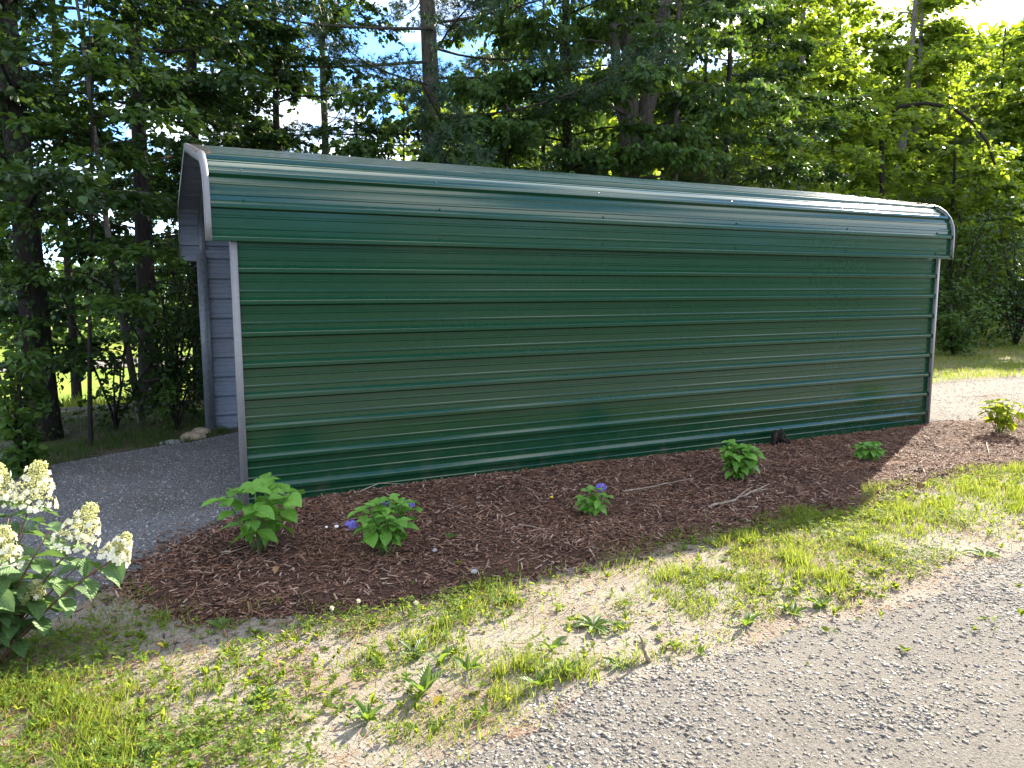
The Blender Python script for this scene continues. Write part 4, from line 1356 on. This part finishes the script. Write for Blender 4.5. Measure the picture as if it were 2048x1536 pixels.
for hi, (u, v, yy, hr, hl) in enumerate(heads):
    c = px_at_y(u, v, yy) - pb
    ax = unit(np.array([c[0] * .6 + .10 + .06 * hi * (hi < 3), -.05, .9]))
    foot = c - ax * hl * .55
    root = np.array([rg.uniform(-.08, .08), rg.uniform(-.06, .06), -.03])
    t = np.linspace(0, 1, 8)
    mid = np.array([foot[0] * .45, foot[1] * .45, foot[2] * .62])
    P = np.outer((1 - t) ** 2, root) + np.outer(2 * t * (1 - t), mid) + np.outer(t ** 2, foot)
    V, F = tube(P, .0075 * (1 - .55 * t), 7)
    link("stem", make_mesh("stem", V, F, [STEM_RED], True), pan)
    nn = 9 if hi < 5 else 5
    for j in range(nn):
        f = .25 + .73 * j / (nn - 1)
        cc = np.array([np.interp(f, t, P[:, i]) for i in range(3)])
        dirn = np.array([np.interp(min(1, f + .05), t, P[:, i]) - np.interp(f - .05, t, P[:, i]) for i in range(3)]); dirn = unit(dirn)
        a0 = j * math.pi / 2 + hi
        s1 = unit(np.cross(dirn, [0.3, 1, .2])); s2 = np.cross(dirn, s1)
        for q in range(2):
            a = a0 + q * math.pi + rg.uniform(-.3, .3)
            d = s1 * math.cos(a) + s2 * math.sin(a) + dirn * .35 + np.array([0, 0, -.15])
            put_leaf(pan, LM_PAN, Vector(cc), d, (rg.normal(.2, .3), rg.normal(0, .3), 1), rg.uniform(.10, .145), rg)
    link("flower_stalk", make_mesh("flower_stalk", *tube([foot, c + ax * hl * .4], [.004, .002], 6), [STEM_GREEN]), pan)
    # fertile buds, denser at the tip
    nb_ = 650
    tt = rg.random(nb_) ** .8
    a = rg.uniform(0, 2 * math.pi, nb_); rr = hr * (1 - tt * .72) * np.sqrt(rg.random(nb_)) * .95
    s1 = unit(np.cross(ax, [0, 1, .1])); s2 = np.cross(ax, s1)
    Q = np.outer((tt - .5) * hl, ax) + np.outer(np.cos(a) * rr, s1) + np.outer(np.sin(a) * rr, s2)
    X, Y, Z = rand_rot(nb_, rg)
    V, F = scatter(BUD_V, BUD_F, X, Y, Z, Q, .0095 * rg.uniform(.6, 1.4, nb_))
    fh = link("flower_head", None, pan, tuple(c))
    link("flower_buds", make_mesh("flower_buds", V, F, [PETAL_Y]), fh, kind="stuff")
    nf = 84 if hi < 5 else 8
    for j in range(nf):
        tq = rg.random() ** 1.5 * .8; aa = j * 2.399; r_ = hr * (1.05 - tq * .7)
        n_ = s1 * math.cos(aa) + s2 * math.sin(aa)
        pos = ax * (tq - .5) * hl + n_ * r_
        d = Vector(unit(n_ + ax * .25 + rg.normal(0, .25, 3)))
        fo = bpy.data.objects.new("floret", FLORET)
        fo.parent = fh
        sz = rg.uniform(.010, .017)
        fo.matrix_local = Matrix.Translation(Vector(pos)) @ d.to_track_quat('Z', 'Y').to_matrix().to_4x4() @ Matrix.Rotation(rg.uniform(0, 6), 4, 'Z') @ Matrix.Diagonal((sz, sz, sz, 1))
        COL.objects.link(fo)
# low filler shoots of the same shrub
for k in range(34):
    az = k * 2.399; rr = rg.uniform(.08, .42)
    tip = np.array([math.cos(az) * rr, math.sin(az) * rr, rg.uniform(.18, .66)])
    t = np.linspace(0, 1, 5)
    P = np.outer(t, tip); P[:, 2] = tip[2] * t ** .8
    link("stem", make_mesh("stem", *tube(P, .005 * (1 - .5 * t), 6), [STEM_RED]), pan)
    for j in range(3):
        cc = P[j + 2]
        for q in range(2):
            a = j * 1.57 + q * math.pi + k
            put_leaf(pan, LM_PAN, Vector(cc), (math.cos(a), math.sin(a), rg.uniform(-.3, .3)), (rg.normal(0, .3), rg.normal(0, .3), 1), rg.uniform(.085, .13), rg)


# ------------------------------------------------------------------ weeds, one plant each
def weed(px, py, nleaf, size, upright, label, seed, group=None, name="broadleaf_weed"):
    rg = np.random.default_rng(seed)
    z = float(VH(np.array([px]), np.array([py]))[0])
    o = empty(name, (px, py, z), label, "weed", "broadleaf weeds on the verge")
    for k in range(nleaf):
        a = k * 2.399 + rg.uniform(-.4, .4); el = upright * rg.uniform(.6, 1.2)
        put_leaf(o, LM_WEED, Vector((math.cos(a) * .006, math.sin(a) * .006, 0)), (math.cos(a) * math.cos(el), math.sin(a) * math.cos(el), math.sin(el) + .1), (-math.cos(a) * .8, -math.sin(a) * .8, 1), size * rg.uniform(.65, 1.15), rg)
    return o


WEEDS = [
    (.377, -2.666, 6, .11, 1.0, "upright broad-leaved weed nearest the white clover heads"),
    (.45, -2.789, 3, .12, .9, "three-leaved weed with long V-shaped blades in the middle of the verge"),
    (.53, -2.905, 5, .10, 1.1, "upright weed just below the V-shaped three-leaved weed"),
    (1.226, -2.792, 11, .11, .35, "flat starry rosette weed on bare sand right of the verge's middle"),
    (.94, -2.897, 6, .10, .7, "weed with a yellowish leaf left of the upright stick"),
    (.30, -2.99, 6, .13, 1.0, "tall two-bladed weed at the lower middle of the verge"),
    (.748, -3.149, 5, .10, .9, "single-bladed weed at the very edge of the road"),
    (.888, -3.10, 8, .09, .8, "cluster of broad leaves at the road edge left of the stick"),
    (1.129, -3.16, 8, .08, .4, "dusty rosette directly below the upright stick"),
    (.049, -3.085, 8, .10, 1.0, "bunched weed in the grass at the bottom of the verge"),
    (-.869, -2.899, 7, .11, .6, "large-leaved weed at the bottom left corner"),
    (2.771, -2.584, 9, .12, .35, "dark spreading rosette in the grass below the compact hydrangea"),
    (3.858, -3.035, 6, .11, .5, "lone broad-leaved weed on the road shoulder at the right"),
    (2.389, -3.12, 7, .09, .7, "right one of two leafy weeds at the road edge on the right"),
    (2.198, -3.11, 7, .09, .6, "left one of two leafy weeds at the road edge on the right"),
    (1.898, -3.10, 6, .10, .8, "thin-leaved weed between the stick and the pair of leafy weeds"),
    (1.501, -3.239, 5, .06, 1.0, "tiny weed alone on the gravel right of the stick"),
    (-.377, -2.0, 10, .075, .7, "pale fresh weed in the shade below the largest hydrangea"),
    (-.715, -2.96, 7, .09, .5, "grey-green rosette near the bottom left of the picture"),
    (-.292, -2.758, 7, .09, .6, "leafy weed among grass below the shaded tuft"),
    (1.05, -1.40, 7, .055, .9, "little seedling right of the violet-blue hydrangea"),
    (.62, -2.45, 7, .08, .8, "lush weed left of the sandy gap in the verge"),
    (1.0, -2.35, 8, .08, .8, "leafy weed at the mulch's front edge in the middle"),
    (-1.25, -2.35, 6, .07, .9, "small round-leaved weed under the cream-flowered hydrangea"),
]
for i, (a, b, c, d, e, lab) in enumerate(WEEDS):
    weed(a, b, c, d * .9, e, lab, 200 + i)


def flower_clover(u, v, label, seed):
    rg = np.random.default_rng(seed)
    hd = px_at_y(u, v, -2.28)
    z = float(VH(hd[0:1], hd[1:2])[0])
    o = empty("clover_flower", (hd[0], hd[1], z), label, "flower", "white clover blooms")
    hh = hd[2] - z
    link("stem", make_mesh("stem", *tube([(0, 0, -.01), (.004, 0, hh * .5), (0, 0, hh)], [.0018, .0015, .0012], 5), [STEM_GREEN]), o)
    n = 40
    d = unit(rg.normal(size=(n, 3)) + np.array([0, 0, .3])); S = unit(np.cross(d, rg.normal(size=(n, 3)))); U = np.cross(S, d)
    V, F = scatter(LEAF4, LEAF4_F, S, d, U, d * .002, .011 * rg.uniform(.8, 1.1, n))
    link("flower_head", make_mesh("flower_head", V, F, [PETAL_W]), o, (0, 0, hh))


flower_clover(664, 1216, "left one of three white clover blooms in front of the mulch", 1)
flower_clover(717, 1202, "middle white clover bloom, the tallest of three in front of the mulch", 2)
flower_clover(832, 1206, "right white clover bloom standing apart on the sandy strip", 3)


# ------------------------------------------------------------------ sticks, rocks, fallen leaves
def stick(pts, rad, label, name="stick", mat=WOOD, hf=mulch_h, cat="stick", twigs=()):
    P = np.array([(a, b, float(hf(np.array([a]), np.array([b]))[0]) + c) for a, b, c in pts])
    o = empty(name, tuple(P[0]), label, cat)
    t = np.linspace(0, 1, len(P))
    Q = P - P[0]
    # finer path
    tt = np.linspace(0, 1, 3 * len(P))
    Q2 = np.stack([np.interp(tt, t, Q[:, i]) for i in range(3)], 1)
    Q2 += np.random.default_rng(len(label)).normal(0, rad * .35, Q2.shape)
    link("shaft", make_mesh("shaft", *tube(Q2, rad * (1 - .6 * tt), 7), [mat], True), o)
    for (f, dx, dy, dz) in twigs:
        b0 = np.array([np.interp(f, t, Q[:, i]) for i in range(3)])
        link("side_twig", make_mesh("side_twig", *tube([b0, b0 + np.array([dx, dy, dz]) * .5 + .004, b0 + np.array([dx, dy, dz])], [rad * .5, rad * .4, rad * .2], 6), [mat], True), o)
    return o


stick([(2.95, -1.62, .015), (3.2, -1.58, .02), (3.45, -1.52, .03), (3.75, -1.4, .04)], .011, "crooked forked stick lying on the mulch below the compact hydrangea", twigs=[(.4, .28, .12, .03), (.65, .18, -.06, .02)])
stick([(2.6, -1.05, .015), (3.0, -1.03, .02), (3.35, -.98, .015)], .007, "long straight twig on the mulch left of the compact hydrangea")
stick([(1.262, -3.19, .0), (1.25, -3.165, .05), (1.235, -3.16, .115)], .011, "short grey stick poking up at the road edge", hf=VH)
stick([(.20, -.42, -.01), (.225, -.42, .07), (.19, -.43, .15)], .0045, "bent dry twig standing behind the largest hydrangea", hf=mulch_h)
stick([(-.30, -1.10, .01), (-.2, -1.08, .015), (-.06, -1.02, .03)], .005, "pale curved twig under the largest hydrangea")
stick([(.75, -.18, .01), (.95, -.16, .05), (1.15, -.2, .02)], .005, "arched root-like twig on the mulch against the wall")
stick([(1.55, -1.35, .01), (1.6, -1.42, .02), (1.66, -1.5, .01)], .006, "short twig left of the single-bloom hydrangea")
stick([(7.0, -1.1, .02), (6.7, -1.3, .02), (6.4, -1.5, .02)], .006, "thin stick on the sunlit mulch at the right")


def rock(x, y, z, sx, sy, sz, rot, label, seed, mat=ROCK, name="rock", cat="rock"):
    rg = np.random.default_rng(seed)
    n, mseg = 8, 12
    V = []
    for i in range(n + 1):
        th = math.pi * i / n
        for j in range(mseg):
            ph = 2 * math.pi * j / mseg
            V.append((math.sin(th) * math.cos(ph), math.sin(th) * math.sin(ph), math.cos(th)))
    V = np.array(V)
    k = rg.normal(size=(6, 3))
    k = unit(k)
    r = 1 + .0 * V[:, 0]
    for q in k: r = np.minimum(r, .78 / np.maximum(.01, V @ q)) if rg.random() < .9 else r
    V = V * r[:, None] * np.array([sx, sy, sz])
    c, s = math.cos(rot), math.sin(rot)
    V = np.stack([V[:, 0] * c - V[:, 1] * s, V[:, 0] * s + V[:, 1] * c, V[:, 2]], 1)
    F = [np.array([(i * mseg + j, (i + 1) * mseg + j, (i + 1) * mseg + (j + 1) % mseg, i * mseg + (j + 1) % mseg) for i in range(n) for j in range(mseg)])]
    o = link(name, make_mesh(name, V, F, [mat], True, sharp=R(30)), None, (x, y, z))
    return tag(o, label, cat)


rock(-.20, 3.15, -.02, .15, .10, .075, .2, "tan rock lying against the carport's rear post", 1)
rock(-.10, 3.45, -.03, .12, .10, .07, -.3, "split tan rock partly behind the carport's rear post", 2)
rock(-.42, 3.0, -.04, .15, .09, .045, .1, "flat pale rock at the gravel's rear edge left of the tan rocks", 3, ROCK_GREY)
rock(.96, -1.98, .02, .022, .02, .014, .4, "small grey stone at the mulch's front edge", 4, ROCK_GREY, "stone", "stone")
rock(.42, -1.0, .075, .016, .012, .01, .4, "larger white chalky bit on the mulch left of the violet-blue hydrangea", 5, WHITE_BIT, "white_stone", "stone")
rock(.36, -.98, .075, .011, .010, .008, .9, "smaller white chalky bit on the mulch left of the violet-blue hydrangea", 6, WHITE_BIT, "white_stone", "stone")
rock(.86, -1.62, .045, .018, .016, .010, .9, "grey pebble in front of the violet-blue hydrangea", 7, ROCK_GREY, "stone", "stone")


def stump():
    x, y = 5.14, -.10
    z = float(mulch_h(np.array([x]), np.array([y]))[0])
    o = empty("root_clump", (x, y, z), "dark ragged clump of roots against the wall's foot", "root clump")
    rg = np.random.default_rng(8)
    for k in range(5):
        a = k * 1.3; L = rg.uniform(.10, .18)
        P = np.array([(0, 0, -.03), (math.cos(a) * L * .4, -abs(math.sin(a)) * L * .3, .07 + .02 * k), (math.cos(a) * L, -abs(math.sin(a)) * L * .8, .02)])
        link("root", make_mesh("root", *tube(P, [.04, .032, .012], 7), [BARK_DARK], True), o)


stump()
LV, LF, LUV = ovate(n=6, wid=.36, fold=.5, curl=-.25, seed=5, wave=.06)
DL = make_mesh("dead_leaf", LV, LF, [DRY_LEAF], True, uv=LUV)
YL = make_mesh("fallen_yellow_leaf", LV, LF, [YEL_LEAF], True, uv=LUV)
FALL = [(2.0, -1.02, .06, 0, YL, "yellow fallen leaf on the mulch left of the single-bloom hydrangea"),
        (4.85, -1.9, .10, 1.0, DL, "curled rusty leaf standing at the grass edge on the right"),
        (.05, -.22, .07, .3, DL, "brown leaf against the wall behind the largest hydrangea"),
        (-.05, -1.55, .08, .2, DL, "brown oak-like leaf on the mulch below the largest hydrangea"),
        (-.62, -2.12, .05, .3, YL, "yellow leaf in the shaded weeds near the cream-flowered hydrangea"),
        (2.2, -.2, .07, .4, DL, "curled brown leaf at the wall's foot in the middle"),
        (.30, -3.12, .07, .2, YL, "yellowed leaf lying on the gravel at the bottom of the verge"),
        (1.35, -1.2, .06, .3, DL, "brown leaf left of the single-bloom hydrangea"),
        (2.85, -2.9, .06, .5, DL, "brown leaf on the sand below the dark rosette")]
for i, (a, b, s, tl, me, lab) in enumerate(FALL):
    z = float(VH(np.array([a]), np.array([b]))[0]) + .012
    o = link("fallen_leaf", me)
    o.matrix_world = Matrix.Translation((a, b, z)) @ Matrix.Rotation(i * 1.9, 4, 'Z') @ Matrix.Rotation(tl, 4, 'X') @ Matrix.Diagonal((s * .65, s * .65, s * .65, 1))
    tag(o, lab, "leaf", "fallen leaves")

# pine debris caught on the roof's left end
rg = np.random.default_rng(90)
n = 120
s = S2 + .05 + rg.random(n) ** 1.6 * (RUN - .1)
P, N = roof_path(s)
xx = RX0 + np.abs(rg.normal(0, .06, n)) * (.4 + .6 * (rg.random(n)))
A = unit(np.stack([rg.normal(size=n), rg.normal(size=n), rg.normal(.1, .25, n)], 1)); S_ = unit(np.cross(A, [0, .2, 1])); U_ = np.cross(S_, A)
V, F = scatter(CHIP, CHIP_F, S_, A, U_, np.stack([xx, P[:, 0] + N[:, 0] * .03, P[:, 1] + N[:, 1] * .03], 1), np.stack([np.full(n, .003), rg.uniform(.04, .11, n), np.full(n, .003)], 1))
tag(link("needle_litter", make_mesh("needle_litter", V, F, [STRAW]), None, None, "stuff"), "rust-coloured pine needles caught on the roof's left end", "pine straw")
